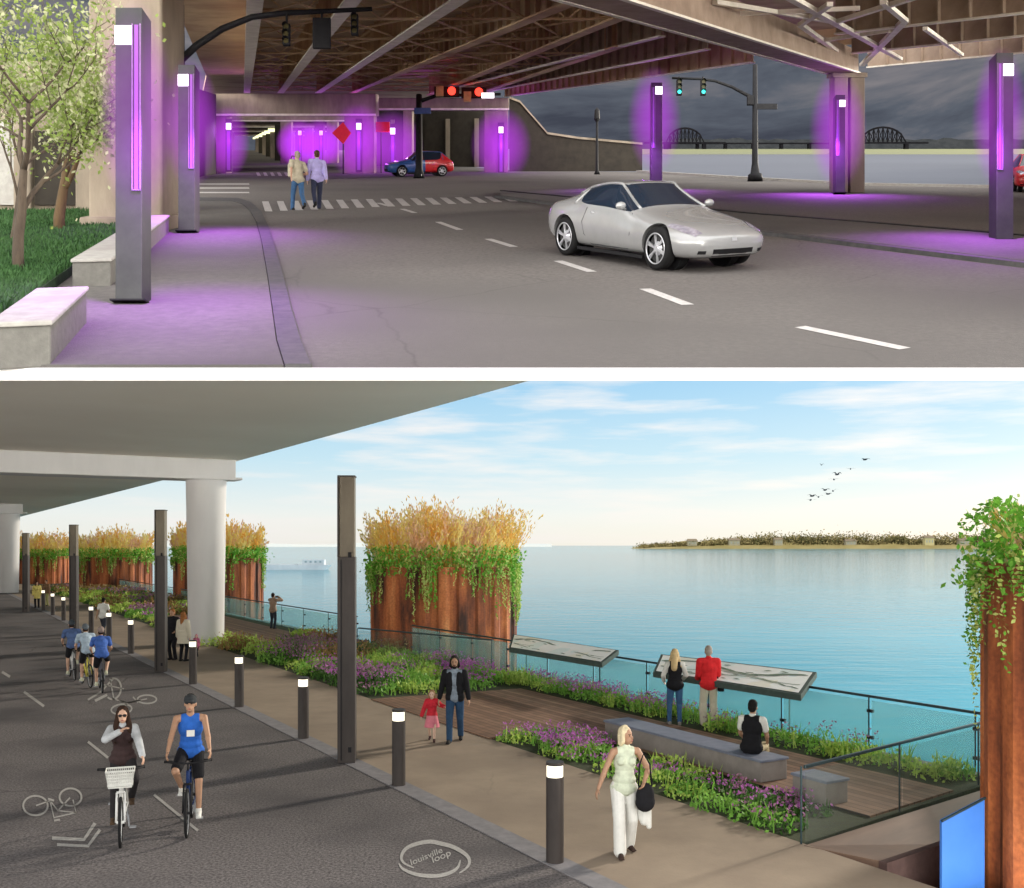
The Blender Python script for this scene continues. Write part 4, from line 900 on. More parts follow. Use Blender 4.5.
# ---- deck
deck = thing('elevated_highway', 'steel girder bridge deck overhead with brown beams and cross bracing', 'bridge', (0, 24, 5.6), up=True)
H_ = 5.6
dp = [(-6, 14), (13.3, 14), (25.4, 37.2), (19.8, 38.9), (10.7, 44.6), (6.3, 58.2), (-.9, 77.5), (-7, 110), (-80, 378), (-120, 378), (-22, 72)]
MB().prism(dp, 6.95, 7.3).build('deck_slab', M['deck_up'], deck, up=True)
def QH(x, y, z=H_): return Q(x, y, z)
def girder(p, q, m, fm, depth=1.25, w_=.42, stiff=1.0, ext=0.):
    p = Vector((p.x, p.y, H_)); q = Vector((q.x, q.y, H_)); d = (q - p).normalized(); p = p - d * ext
    mb = MB(); mb.beam(p + Vector((0, 0, .03)), q + Vector((0, 0, .03)), w_, .06)
    g = mb.build('girder', fm, deck, up=True)
    wb = MB(); wb.beam(p + Vector((0, 0, .06 + depth / 2)), q + Vector((0, 0, .06 + depth / 2)), .05, depth - .004)
    L_ = (q - p).length; n = int(L_ / stiff); nn = Vector((-d.y, d.x, 0))
    for i in range(n):
        c = p + d * (i + .5) * stiff
        for a in (-1, 1): wb.beam(c + nn * a * .03 + Vector((0, 0, .065)), c + nn * a * .03 + Vector((0, 0, .05 + depth)), .05, .05) if False else wb.box(c + nn * a * .10 + Vector((0, 0, .06 + depth / 2)), (.14, .05, depth - .02), math.atan2(nn.y, nn.x))
    wb.build('web', m, g, up=True)
    return p, q
G = []
def far_to(p, q, Yt):          # extend line p->q until depth Yt
    d = q - p; k = (Yt - p.y) / d.y; return p + d * k
specs = [((255, 2), (247, 92)), ((352, 2), (283, 90)), ((455, 4), (326, 88)), ((549, 13), (365, 88)), ((620, 19), (440, 91)), ((620, 47), (482, 93))]
for i, (a, b) in enumerate(specs):
    p, q = QH(*a), QH(*b); q = far_to(p, q, 69.5) if q.y > 60 else q
    if i < 4: q2 = far_to(p, q, 69.5)
    else: q2 = far_to(p, q, 72.5)
    G.append(girder(far_to(p, q2, 15.) if i < 4 else p, q2, M['steel'], M['steel_pale'] if i < 3 else M['steel']))
# near continuation of the two middle girders and the outer ones
G.append(girder(QH(855, 20), QH(620, 47), M['steel_red'], M['steel_pale'], w_=.3)) if False else None
G2 = []
for a, b in (((753, 63), (505, 97)), ((708, 50), (482, 93)), ((662, 37), (455, 88))):
    p, q = QH(*a), QH(*b)
    if a[0] != 753 and a[0] != 708 and a[0] != 662: continue
    G2.append(girder(p, q, M['steel'] if a[0] == 753 else M['steel_red'], M['steel_pale'], w_=.26, depth=1.2))
for a, b in (((1060, 50), (868, 68)), ((1060, 33), (852, 54)), ((1060, 10), (836, 35))):
    G2.append(girder(QH(*a), QH(*b), M['steel_red'], M['steel_pale'], w_=.22, depth=1.2))
# big box beam that reaches the right-hand column
A = QH(560, -20, 5.0); B = Vector((X_(847, 42), 42.4, 5.)); A = B + Vector((1.82 - 14.07, 20.7 - 42, 0)) * 1.25
dB = (B - A).normalized()
mb = MB().beam((A.x, A.y, 5.5), (B.x, B.y, 5.5), 1.2, .95); bb = mb.build('cross_beam', M['steel_red'], deck, up=True)
for s_ in (-1, 1):
    nn = Vector((-dB.y, dB.x, 0)) * .62 * s_
    MB().beam((A.x + nn.x, A.y + nn.y, 5.03), (B.x + nn.x, B.y + nn.y, 5.03), .16, .06).build('flange', M['steel_pale'], bb, up=True)
# bracing between the left girders
mb = MB()
for gi in range(len(G) - 1):
    (p, q), (r, s_) = G[gi], G[gi + 1]
    for k in range(9):
        Yk = 24 + k * 5.5
        def at(p, q, Y):
            f = (Y - p.y) / (q.y - p.y); return p + (q - p) * f if -.02 <= f <= 1.02 else None
        a, b, c, d = at(p, q, Yk), at(r, s_, Yk), at(p, q, Yk + 5.5), at(r, s_, Yk + 5.5)
        if not a or not b or (a - b).length > 9: continue
        u = Vector((0, 0, .12)); v = Vector((0, 0, 1.15))
        mb.beam(a + u, b + u, .07, .07); mb.beam(a + v, b + v, .07, .07); mb.beam(a + v, (a + b) / 2 + u, .055, .055); mb.beam(b + v, (a + b) / 2 + u, .055, .055)
        if c and d: mb.beam(a + u * 1.5, d + u * 1.5, .05, .05); mb.beam(b + u * 1.8, c + u * 1.8, .05, .05)
mb.build('cross_bracing', M['steel'], deck, up=True)
mb = MB()
for a, b, w_ in (((780, -6), (900, 60), .22), ((715, 4), (838, 24), .16), ((835, 24), (925, -4), .16), ((830, 6), (801, 26), .16), ((883, 4), (905, 22), .16), ((800, 26), (850, 62), .18), ((905, 22), (862, 66), .22), ((925, 30), (962, 56), .14), ((730, 16), (860, 10), .12), ((808, 44), (890, 32), .12)):
    p, q = QH(*a), QH(*b); mb.beam((p.x, p.y, H_ + .05), (q.x, q.y, H_ + .05), w_, .12)
mb.build('star_bracing', M['steel_pale'], deck, up=True)
# fascia of the deck edge
mb = MB()
for i in range(2, 6):
    a, b = dp[i], dp[i + 1]; mb.beam((a[0], a[1], 6.6), (b[0], b[1], 6.6), .25, .7)
mb.build('edge_beam', M['steel'], deck, up=True)
# right-hand column: two posts side by side
t = thing('bridge_column', 'pair of slim concrete posts carrying the big cross beam by the river', 'column', (14.1, 42, 0), up=True)
MB().prism([(13.44, 41.7), (14.02, 41.7), (14.02, 42.4), (13.44, 42.4)], 0, 5.0).build('post', M['conc'], t, up=True, bevel=.04)
MB().prism([(14.12, 41.7), (14.72, 41.7), (14.72, 42.4), (14.12, 42.4)], 0, 5.0).build('post', M['conc'], t, up=True, bevel=.04)
MB().prism([(13.36, 41.6), (14.8, 41.6), (14.8, 42.5), (13.36, 42.5)], 4.82, 5.02).build('bearing_cap', M['conc'], t, up=True, bevel=.03)

# ---- purple light poles
def glow(t, c, r, k=1.):  # adds the self-emitting halo volume around a lamp
    bm = bmesh.new(); bmesh.ops.create_icosphere(bm, subdivisions=3, radius=1); me = bpy.data.meshes.new('glow_halo'); bm.to_mesh(me); bm.free(); me.materials.append(M['glow'])
    o = bpy.data.objects.new('glow_halo', me); COL.objects.link(o); o.parent = t; o.location = c; o.scale = r; return o
def plight(t, c, e, rad=.12, col=(.55, .10, 1)):
    l = bpy.data.objects.new('lamp_light', bpy.data.lights.new('lamp_light', 'POINT')); COL.objects.link(l); l.parent = t; l.location = c
    l.data.energy = e * .55; l.data.color = col; l.data.shadow_soft_size = rad; return l
def light_pole(label, X, Y, h, w_, e=110, gr=(.50, .5, 1.25), lampw=.62, mir=1):
    t = thing('light_pole', label, 'light pole', (X, Y, 0), group='purple light poles along the street', up=True)
    mb = MB().box((0, 0, h / 2), (w_, w_, h)); mb.build('post', M['pole'], t, local=True, bevel=.01)
    lw = w_ * lampw
    MB().box((mir * (-w_ / 2 + lw / 2 + .004), -w_ / 2 - .012, h - .33 - lw * .1), (lw, .03, lw * 1.12)).build('lamp_lens', M['lamp_white'], t, local=True, bevel=.006)
    x = w_ * .30 * mir; zb, zt = h * .38, h - .22
    mb = MB().box((x, -w_ / 2 - .004, (zb + zt) / 2), (.055 * w_ / .37, .012, zt - zb)); s_ = mb.build('light_strip', M['purple_strip'], t, local=True)
    mb = MB(); q = .055 * w_ / .37
    for a in (-1, 1): mb.box((x + a * q, -w_ / 2 - .008, (zb + zt) / 2), (.012, .02, zt - zb + .02))
    mb.box((x, -w_ / 2 - .008, zb - .01), (2 * q + .012, .02, .012)); mb.build('strip_frame', cloth('lavender_trim', (.30, .20, .36)), s_, local=True)
    MB().box((0, 0, .01), (w_ + .10, w_ + .10, .02)).build('base_plate', M['black_metal'], t, local=True)
    glow(t, (w_ * .15 * mir, -.05, h * .66), gr); plight(t, (w_ * 1.0 * mir, -w_ * 2.2, h * .6), e * .25)
    l = bpy.data.objects.new('lamp_light', bpy.data.lights.new('lamp_light', 'SPOT')); COL.objects.link(l); l.parent = t; l.location = (w_ * 1.6 * mir, -w_ * 2.0, 2.6); l.data.energy = e * 9; l.data.color = (.55, .10, 1); l.data.spot_size = R(125); l.data.spot_blend = 1; l.data.shadow_soft_size = .2
    return t
light_pole('tallest and nearest purple light pole beside the left sidewalk wall', -4.75, 12.55, 3.64, .33, 120, (.46, .5, 1.45))
light_pole('second purple light pole farther up the left sidewalk', (189 - 512) * .0225, 22.5, 3.72, .37, 150, (.66, .5, 1.55))
light_pole('purple light pole standing behind the white sports car', (656 - 512) * .045, 45, 4.7, .50, 260, (1.25, .5, 2.5), mir=-1)
light_pole('purple light pole in front of the pair of concrete posts', (839 - 512) * .0405, 40.5, 3.95, .38, 300, (1.2, .5, 2.5), mir=-1)
light_pole('purple light pole on the traffic island at the far right', (1001 - 512) * .0204, 20.4, 3.8, .34, 150, (.55, .5, 1.5), mir=-1)
def wall_light(label, X, Y, z, e, gr):
    t = thing('wall_light', label, 'wall light', (X, Y, z), up=True, group='purple wall lights on the piers')
    MB().box((0, 0, 0), (.35, .10, .45)).build('lamp_lens', M['lamp_white'], t, local=True, bevel=.02)
    MB().box((0, 0, -1.7), (.22, .08, 2.7)).build('light_strip', M['purple_strip'], t, local=True, bevel=.02)
    MB().box((0, .05, -1.3), (.45, .06, 3.7)).build('housing', M['pole'], t, local=True)
    glow(t, (0, -.2, -1.2), gr); plight(t, (0, -1.0, -.8), e * .55); return t
wall_light('purple wall light on the left column of the tunnel mouth', X_(229, 70), 69.9, 3.3, 500, (1.6, .6, 2.6))
wall_light('purple wall light on the middle column of the tunnel mouth', X_(359, 70), 69.9, 3.3, 700, (2.2, .6, 2.8))
wall_light('purple wall light on the thin column left of the small car', X_(394, 73), 72.2, 3.0, 500, (2.3, .6, 2.7))
wall_light('purple wall light on the column beside the embankment wall', X_(501, 73), 72.9, 3.1, 700, (2.3, .6, 2.9))
wall_light('purple wall light deep in the tunnel left of centre', X_(300, 108), 107.9, 3.3, 900, (2.6, 1.5, 2.6))
wall_light('purple wall light deep in the tunnel right of centre', X_(328, 112), 107.9, 3.3, 900, (2.6, 1.5, 2.6))

# ---- signals, masts, signs
def sig_head(t, c, s=1., lit=None, back=None, n=3):
    mb = MB().box((c[0], c[1], c[2]), (.36 * s, .25 * s, .34 * s * n)); o = mb.build('signal_head', back or M['black_metal'], t, up=False, local=True, bevel=.02)
    for i in range(n):
        z = c[2] + (n / 2 - .5 - i) * .34 * s; m = M['sig_off']
        if lit == 'red' and i == 0: m = M['sig_red']
        if lit == 'green' and i == n - 1: m = M['sig_green']
        MB().tube([(c[0], c[1] - .13 * s, z), (c[0], c[1] - .15 * s, z)], .125 * s, 18).build('signal_lens', m, o, local=True)
        mb = MB()
        for k in range(9):
            a0, a1 = R(-10 + 22 * k), R(-10 + 22 * (k + 1)); r = .15 * s
            mb.add([(c[0] + r * math.cos(a0), c[1] - .125 * s, z + r * math.sin(a0)), (c[0] + r * math.cos(a1), c[1] - .125 * s, z + r * math.sin(a1)), (c[0] + r * math.cos(a1), c[1] - .34 * s, z + r * math.sin(a1)), (c[0] + r * math.cos(a0), c[1] - .34 * s, z + r * math.sin(a0))], [(0, 1, 2, 3)])
        mb.build('visor', M['black_metal'], o, local=True)
    return o
# left mast arm
Yl = 25.; X0 = X_(181, Yl); Zp = lambda y, Y: 2 + (145 - y) * Y / 1000
t = thing('traffic_signal', 'black curved mast arm with two unlit signals over the left lane', 'traffic signal', (X0, Yl, 0), up=True)
MB().tube([(0, 0, 0), (0, 0, .5), (0, 0, 3), (0, 0, 5.5)], [.18, .12, .10, .08], 14).build('pole', M['black_metal'], t, local=True, smooth=True)
arm = [(X_(x, Yl) - X0, 0, Zp(y, Yl)) for x, y in ((181, 60), (196, 46), (222, 29), (252, 17), (285, 13), (330, 11), (372, 9))]
MB().tube(arm, [.09, .085, .08, .07, .065, .055, .05], 12).build('mast_arm', M['black_metal'], t, local=True, smooth=True)
sig_head(t, (X_(287, Yl) - X0, -.05, Zp(36, Yl)), .52); sig_head(t, (X_(355, Yl) - X0, -.05, Zp(26, Yl)), .5)
s_ = MB().box((X_(322, Yl) - X0, -.03, Zp(34, Yl)), (.45, .10, .76)).build('signal_box', M['black_metal'], t, local=True, bevel=.02)
mb = MB()
for x, y0_, y1_ in ((287, 24, 13), (322, 20, 11), (355, 16, 10)): mb.tube([(X_(x, Yl) - X0, -.03, Zp(y0_, Yl)), (X_(x, Yl) - X0, -.03, Zp(y1_, Yl))], .03, 8)
mb.build('hanger', M['black_metal'], t, local=True)
# middle mast with red signals
Ym = 60.; X0 = X_(419, Ym)
t = thing('traffic_signal', 'dark mast arm with two glowing red signals and a white sign', 'traffic signal', (X0, Ym, 0), up=True)
MB().tube([(0, 0, 0), (0, 0, .6), (0, 0, 5.0)], [.35, .22, .18], 14).build('pole', M['black_metal'], t, local=True, smooth=True)
MB().tube([(0, 0, 4.6), (1, 0, 4.95), (4.9, 0, 5.05)], [.12, .1, .08], 10).build('mast_arm', M['black_metal'], t, local=True, smooth=True)
for x, y in ((447, 93), (474, 94)):
    xx = X_(x, Ym) - X0; z = Zp(y, Ym)
    o = MB().box((xx, -.15, z), (1.5, .16, .62)).build('signal_head', M['black_metal'], t, local=True, bevel=.03)
    MB().box((xx - .42 if x == 447 else xx - .38, -.25, z - (0 if x == 447 else .28)), (.45, .06, .62)).build('backplate', M['sig_yel'], o, local=True)
    MB().tube([(xx + .3, -.25, z), (xx + .3, -.31, z)], .24, 24).build('signal_lens', M['sig_red'], o, local=True)
    l = plight(t, (xx + .3, -.7, z), 22, .1, (1, .05, .03))
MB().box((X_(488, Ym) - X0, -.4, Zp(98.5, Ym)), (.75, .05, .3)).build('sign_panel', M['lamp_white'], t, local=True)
MB().box((X_(423, Ym) - X0, -.3, Zp(113, Ym)), (1.0, .05, .35)).build('street_name_sign', M['blue_sign'], t, local=True)
# right mast
Yr = 55.; X0 = X_(755, Yr)
t = thing('traffic_signal', 'tall dark mast beside the river with two green signals on its arm', 'traffic signal', (X0, Yr, 0), up=True)
MB().tube([(0, 0, 0), (0, 0, .35), (0, 0, .4), (0, 0, 1.0), (0, 0, 6.4)], [.42, .38, .26, .17, .12], 16).build('pole', M['black_metal'], t, local=True, smooth=True)
MB().tube([(X_(x, Yr) - X0, 0, Zp(y, Yr)) for x, y in ((755, 99), (745, 94), (732, 87), (715, 81), (700, 79), (672, 78))], [.10, .09, .08, .07, .065, .06], 10).build('mast_arm', M['black_metal'], t, local=True, smooth=True)
for x in (679, 703): sig_head(t, (X_(x, Yr) - X0, -.05, Zp(88, Yr)), .82, 'green'); plight(t, (X_(x, Yr) - X0, -.8, Zp(92, Yr)), 12, .1, (.1, 1, .9))
mb = MB()
for x in (679, 703): mb.tube([(X_(x, Yr) - X0, 0, Zp(83, Yr)), (X_(x, Yr) - X0, 0, Zp(77, Yr))], .05, 8)
mb.build('hanger', M['black_metal'], t, local=True)
MB().box((X_(767, Yr) - X0, -.06, Zp(107, Yr)), (1.1, .05, .32)).build('street_name_sign', M['black_metal'], t, local=True, bevel=.02)
MB().box((X_(750, Yr) - X0, -.06, Zp(101, Yr)), (.35, .2, .5)).build('control_box', M['black_metal'], t, local=True, bevel=.02)
# small lamp post in front of the embankment
X0 = X_(597, 68)
t = thing('street_lamp', 'slender black lamp post in front of the dark embankment wall', 'street lamp', (X0, 68, 0), up=True)
MB().tube([(0, 0, 0), (0, 0, .3), (0, 0, 3.9)], [.22, .10, .07], 12).build('post', M['black_metal'], t, local=True, smooth=True)
MB().tube([(0, 0, 3.6), (0, 0, 3.75), (0, 0, 4.35), (0, 0, 4.55)], [.1, .2, .16, .02], 12).build('lantern', M['black_metal'], t, local=True)
# red signs
t = thing('road_sign', 'rectangular red sign hanging beside the purple tunnel column', 'sign', (X_(381, 71), 71, 0), up=True, group='red signs by the tunnel')
MB().box((0, 0, Zp(127, 71)), (1.25, .06, .72)).build('sign_face', M['red_sign'], t, local=True, bevel=.02); MB().tube([(0, .06, 0), (0, .06, 3.3)], .04, 8).build('post', M['black_metal'], t, local=True)
t = thing('road_sign', 'red diamond sign at the right edge of the tunnel mouth', 'sign', (X_(344, 69), 68.6, 0), up=True, group='red signs by the tunnel')
MB().add([(-.75, 0, Zp(133, 69)), (0, 0, Zp(133, 69) - .75), (.55, 0, Zp(133, 69)), (0, 0, Zp(133, 69) + .75), (-.75, .05, Zp(133, 69)), (0, .05, Zp(133, 69) - .75), (.55, .05, Zp(133, 69)), (0, .05, Zp(133, 69) + .75)], [(0, 1, 2, 3), (7, 6, 5, 4), (0, 4, 5, 1), (1, 5, 6, 2), (2, 6, 7, 3), (3, 7, 4, 0)]).build('sign_face', M['red_sign'], t, local=True)
MB().tube([(0, .08, 0), (0, .08, 3.2)], .04, 8).build('post', M['black_metal'], t, local=True)
# ---- truss bridges far over the river
def truss(label, x0, x1, h, Y, z0=3.2):
    t = thing('truss_bridge', label, 'bridge', ((x0 + x1) / 2, Y, 0), up=True, group='arched truss spans on the horizon'); m = M['far_steel']; n = 10; mb = MB()
    tp = [(x0 + (x1 - x0) * i / n, Y, z0 + h * (1 - (2 * i / n - 1) ** 2) ** .6 + .2) for i in range(n + 1)]; bt = [(p[0], Y, z0) for p in tp]
    for i in range(n): mb.beam(tp[i], tp[i + 1], .9, 1.1); mb.beam(tp[i + 1], bt[i + 1], .7, .7); mb.beam(bt[i], tp[i + 1], .6, .6); mb.beam(tp[i], bt[i + 1], .6, .6)
    mb.build('arch_truss', m, t, up=True)
    MB().beam((x0 - 12, Y, z0), (x1 + 12, Y, z0), 3, 1.0).build('bridge_deck', m, t, up=True)
    mb = MB()
    for x in (x0, x1, x0 - 10, x1 + 10): mb.box((x, Y, z0 / 2 - .3), (2, 3, z0))
    for x in (x0, x1): MB().box((x, Y, z0 / 2 - .7), (2, 3, z0 + .3)).build('pier', m, t, up=True)
    return t
truss('arched truss span on the horizon left of the tall signal mast', X_(666, 560), X_(704, 560), 8, 560)
truss('arched truss span on the horizon right of the concrete posts', X_(860, 560), X_(906, 560), 8.5, 560)
t = thing('trestle_bridge', 'long low trestle bridge crossing the far river', 'bridge', (110, 570, 0), up=True)
MB().beam((84, 572, 2.9), (190, 572, 2.9), 3, .9).build('bridge_deck', M['far_steel'], t, up=True)
for i in range(7): MB().box((90 + i * 16, 572, 1.2), (1.6, 3, 3.0)).build('pier', M['far_steel'], t, up=True)

# ---- trees on the lawn
def tree(label, base, lean, hgt, seed, bark, leafm, nleaf, fork=.32, spread=.75, lsize=.10, r0=.07, depth=4):
    t = thing('slender_tree', label, 'tree', base, group='young trees on the lawn', up=True); rnd = random.Random(seed); mb = MB(); tips = []
    def grow(p, d, L_, r, k):
        n = 5; pts = [p]; rs = [r]; q = p.copy(); dd = d.copy()
        for i in range(n):
            dd = (dd + Vector((rnd.gauss(0, .09), rnd.gauss(0, .09), rnd.gauss(.03, .05)))).normalized(); q = q + dd * L_ / n; pts.append(q.copy()); rs.append(r * (1 - .38 * (i + 1) / n))
            if k <= 2: tips.append((q.copy(), .16 + .1 * k))
        mb.tube(pts, rs, 7 if r > .02 else 4)
        if k > 0:
            for _ in range(3 if k > 1 else 4):
                a = rnd.random() * 6.28; sd = Vector((math.cos(a), math.sin(a), 0)); grow(q if _ < 2 else pts[3], (dd * rnd.uniform(.7, 1.1) + sd * spread * rnd.uniform(.6, 1.2) + Vector((0, 0, .15))).normalized(), L_ * rnd.uniform(.62, .85), rs[-1] * .8, k - 1)
        else: tips.append((q, .3))
    d0 = Vector((lean[0], lean[1], 1)).normalized(); grow(Vector((0, 0, -.05)), d0, hgt * fork, r0, depth)
    mb.build('trunk', bark, t, local=True, smooth=True)
    lf = MB()
    per = max(1, int(nleaf / len(tips)))
    for c, r in tips:
        if rnd.random() < .3: continue
        for _ in range(per):
            lf.mi = 0 if rnd.random() < .6 else 1
            leaf(lf, c + Vector((rnd.gauss(0, r), rnd.gauss(0, r), rnd.gauss(0, r * .8))), lsize * rnd.uniform(.6, 1.3), rnd)
    lf.build('crown', leafm, t, local=True); return t
tree('leaning grey barked tree with fresh leaves at the left edge of the lawn', (-7.3, 14.8, .14), (-.06, 0), 5.2, 4, M['bark'], [M['leaf_tree'], M['leaf_tree2']], 7500, .30, .85, .085, .09)
tree('warm brown barked tree with pale leaves in the middle of the lawn', (-9.9, 21.9, .14), (.02, 0), 5.2, 9, M['bark_warm'], [M['leaf_tree'], M['leaf_tree2']], 6000, .30, .8, .10, .13)
tree('small leafy tree growing close to the concrete pillar', (-9.6, 19.2, .14), (.03, .05), 4.6, 21, M['bark'], [M['leaf_tree'], M['leaf_tree2']], 3500, .34, .6, .09, .06)

# ---- cars and people of the street
ap = math.atan(SL)
pr = mat('silver_pearl_car_paint', (.34, .345, .35), .24, (.31, .315, .32), 3, metal=.25, coat=.6, spec=.6)
cF = Vector((2.13, 16.0)); ang = math.atan2(.5, .87)     # front axle centre-line reference
# the nose points towards the camera and to the right
hd = Vector((.50, -.866)); ctr = Vector((2.13, 16.3)) + Vector((.78 * .866, .78 * .5)) - hd * 1.32 + Vector((.22, -.45))
car('silver two door sports car driving towards the viewer in the middle lane', (ctr.x, ctr.y, .01), math.atan2(hd.x, -hd.y), pr, 'coupe', rx=ap)
blue = mat('blue_car_paint', (.03, .09, .30), .35, (.025, .07, .25), 3, coat=.4); red = mat('red_car_paint', (.65, .02, .03), .35, (.5, .015, .02), 3, coat=.4)
car('small blue and red hatchback waiting at the far crossing', (X_(419, 64), 64, .01), R(-70), blue, 'hatch', rx=ap, paint2=red)
car('red car parked at the far right edge behind the island pole', (X_(1036, 43), 43.5, .01), R(-20), red, 'hatch', rx=ap)
SH = cloth('black_shoe', (.02, .02, .02))
person('person crossing the street in a pale khaki shirt and blue jeans', (X_(298, 30.8), 30.8, .005), R(215), 1.82, dict(WALK, handR=(-.2, -.25, 1.15)), dict(skin=SK1, hair=(cloth('grey_hair', (.35, .3, .26)), 'short'), tops=[('shirt', cloth('khaki_shirt', (.55, .50, .38)), 'short', .02, .1)], bottom=(cloth('blue_jeans', (.05, .12, .25)), 'long'), shoes=SH, face=False), 'people on the crosswalk', up=True, vox=.016)
person('person crossing the street in a lavender shirt and dark trousers', (X_(312, 30.4), 31.2, .005), R(200), 1.85, dict(WALK2), dict(skin=SK1, hair=(cloth('brown_hair', (.08, .04, .025)), 'short'), tops=[('shirt', cloth('lavender_shirt', (.45, .40, .75)), 'long', .02, .1)], bottom=(cloth('dark_trousers', (.03, .035, .07)), 'long'), shoes=SH, face=False), 'people on the crosswalk', up=True, vox=.016)
t = thing('shoulder_bag', 'pale shoulder bag carried by the person in blue jeans', 'bag', (X_(298, 30.8) - .17, 30.95, 1.2), R(35), up=True)
MB().box((0, 0, 0), (.34, .16, .42)).build('bag_body', cloth('cream_canvas', (.6, .55, .42)), t, local=True, bevel=.04)
MB().tube([(-.14, 0, .2), (-.08, -.08, .42), (.08, -.08, .42), (.14, 0, .2)], .015, 8).build('strap', M['black_metal'], t, local=True, smooth=True)
# ================================================================== THE RIVERSIDE PROMENADE
struct('path', flat([UV(-40, -60).xy, UV(-40, 7.0).xy, UV(400, 7.0).xy, UV(400, -60).xy]), M['asphalt'])
struct('paver_band', MB().prism([UV(-40, 6.99).xy, UV(-40, 7.34).xy, UV(400, 7.34).xy, UV(400, 6.99).xy], -.05, .012), M['band'])
struct('promenade', MB().prism([UV(12.3, 7.335).xy, UV(-40, 7.335).xy, UV(-40, 10.5).xy, UV(0, 10.5).xy, UV(0, 10.5).xy, UV(400, 10.5).xy, UV(400, 7.335).xy], -.3, .008), M['walk'])
# terrace with planting soil, stepped out over the river
struct('terrace', MB().prism([UV(9.72, 10.5).xy, UV(10.55, 16.15).xy, UV(400, 16.15).xy, UV(400, 10.5).xy], -.6, -.004), M['soil'])
struct('terrace_edge', MB().prism([UV(8.3, 16.15).xy, UV(8.3, 16.4).xy, UV(400, 16.4).xy, UV(400, 16.15).xy], -1.4, .03), M['bench_side'])
o = struct('river_water', flat([(-4000, 10), (4000, 10), (6500, 9000), (-6500, 9000)], -1.5), M['water'])
# boardwalks
struct('boardwalk', MB().prism([UV(10.1, 12.35).xy, UV(10.45, 14.85).xy, UV(24.2, 14.85).xy, UV(24.6, 10.45).xy, UV(18.3, 10.45).xy, UV(18.6, 12.35).xy], -.2, .03), M['wood'])
struct('far_boardwalk', MB().prism([UV(38, 11.6).xy, UV(37.5, 15.2).xy, UV(60, 15.5).xy, UV(60, 11.2).xy, UV(46, 10.45).xy, UV(43, 10.45).xy], -.2, .03), M['wood'])

# planting
rnd = random.Random(77); BM_ = [M['green'], M['green_d'], M['lime'], M['purple'], M['pinkf'], M['rustf']]
def scatter(name, label, u0, u1, v0, v1, n, style, dens, size, r=(.2, .42), h=(.16, .34), clip=None):
    cells = []
    for _ in range(n):
        u = rnd.uniform(u0, u1); v = rnd.uniform(v0, v1)
        if clip and not clip(u, v): continue
        rr_ = rnd.uniform(*r); p = UV(u, v, 0); x = mnoise.noise(Vector((p.x * .35, p.y * .25, style * 3.))) + rnd.gauss(0, .12)
        hh = rnd.uniform(*h)
        if style == 0: mi, fl = (0, 3) if x > .27 else ((2, None) if x > .02 else ((0, None) if x > -.18 else (1, 3 if rnd.random() < .5 else 4)))
        elif style == 1: mi, fl = (0, 3) if x > .30 else ((2, None) if x > -.05 else (0, 4 if rnd.random() < .25 else None))
        else: mi, fl = (2, None) if x > .1 else ((5, 5) if x > -.1 else ((1, None) if x > -.28 else (0, 4)))
        cells.append(((p.x, p.y, -.02), rr_, hh, mi, fl))
    return bed(name, label, cells, BM_, rnd, dens, size)
scatter('flower_bed', 'near bed of green tufts and purple flowers between promenade and bench', 10.4, 18.4, 10.75, 12.0, 105, 0, 60, .085, h=(.12, .28), clip=lambda u, v: True)
scatter('riverside_flower_bed', 'long bed of green and purple plants along the glass railing', 11, 27, 15.35, 15.95, 140, 1, 60, .085, h=(.2, .4))
scatter('purple_flower_bed', 'bed of purple flowers and low shrubs in front of the rusty planter', 24.9, 33, 10.85, 15.7, 190, 0, 34, .11, (.3, .6), (.2, .45))
scatter('shrub_bed', 'bed of yellow green shrubs beside the far promenade', 33, 43, 10.8, 13.6, 110, 2, 30, .13, (.35, .8), (.25, .55), clip=lambda u, v: v < 11.6 or u < 39)
scatter('rear_shrub_bed', 'low yellow and rust coloured plants behind the column', 33, 44, 13.8, 15.8, 70, 2, 22, .14, (.4, .8), (.2, .4), clip=lambda u, v: v > 15.2 or u < 37.5)
scatter('far_shrub_bed', 'far bed of bright green shrubs near the distant planters', 60, 100, 10.9, 15.6, 190, 2, 7, .26, (.6, 1.3), (.3, .6))
scatter('column_foot_plants', 'bright green plants between the column foot and the bollards', 44, 60, 10.7, 11.6, 30, 1, 20, .16, (.4, .7), (.25, .4))

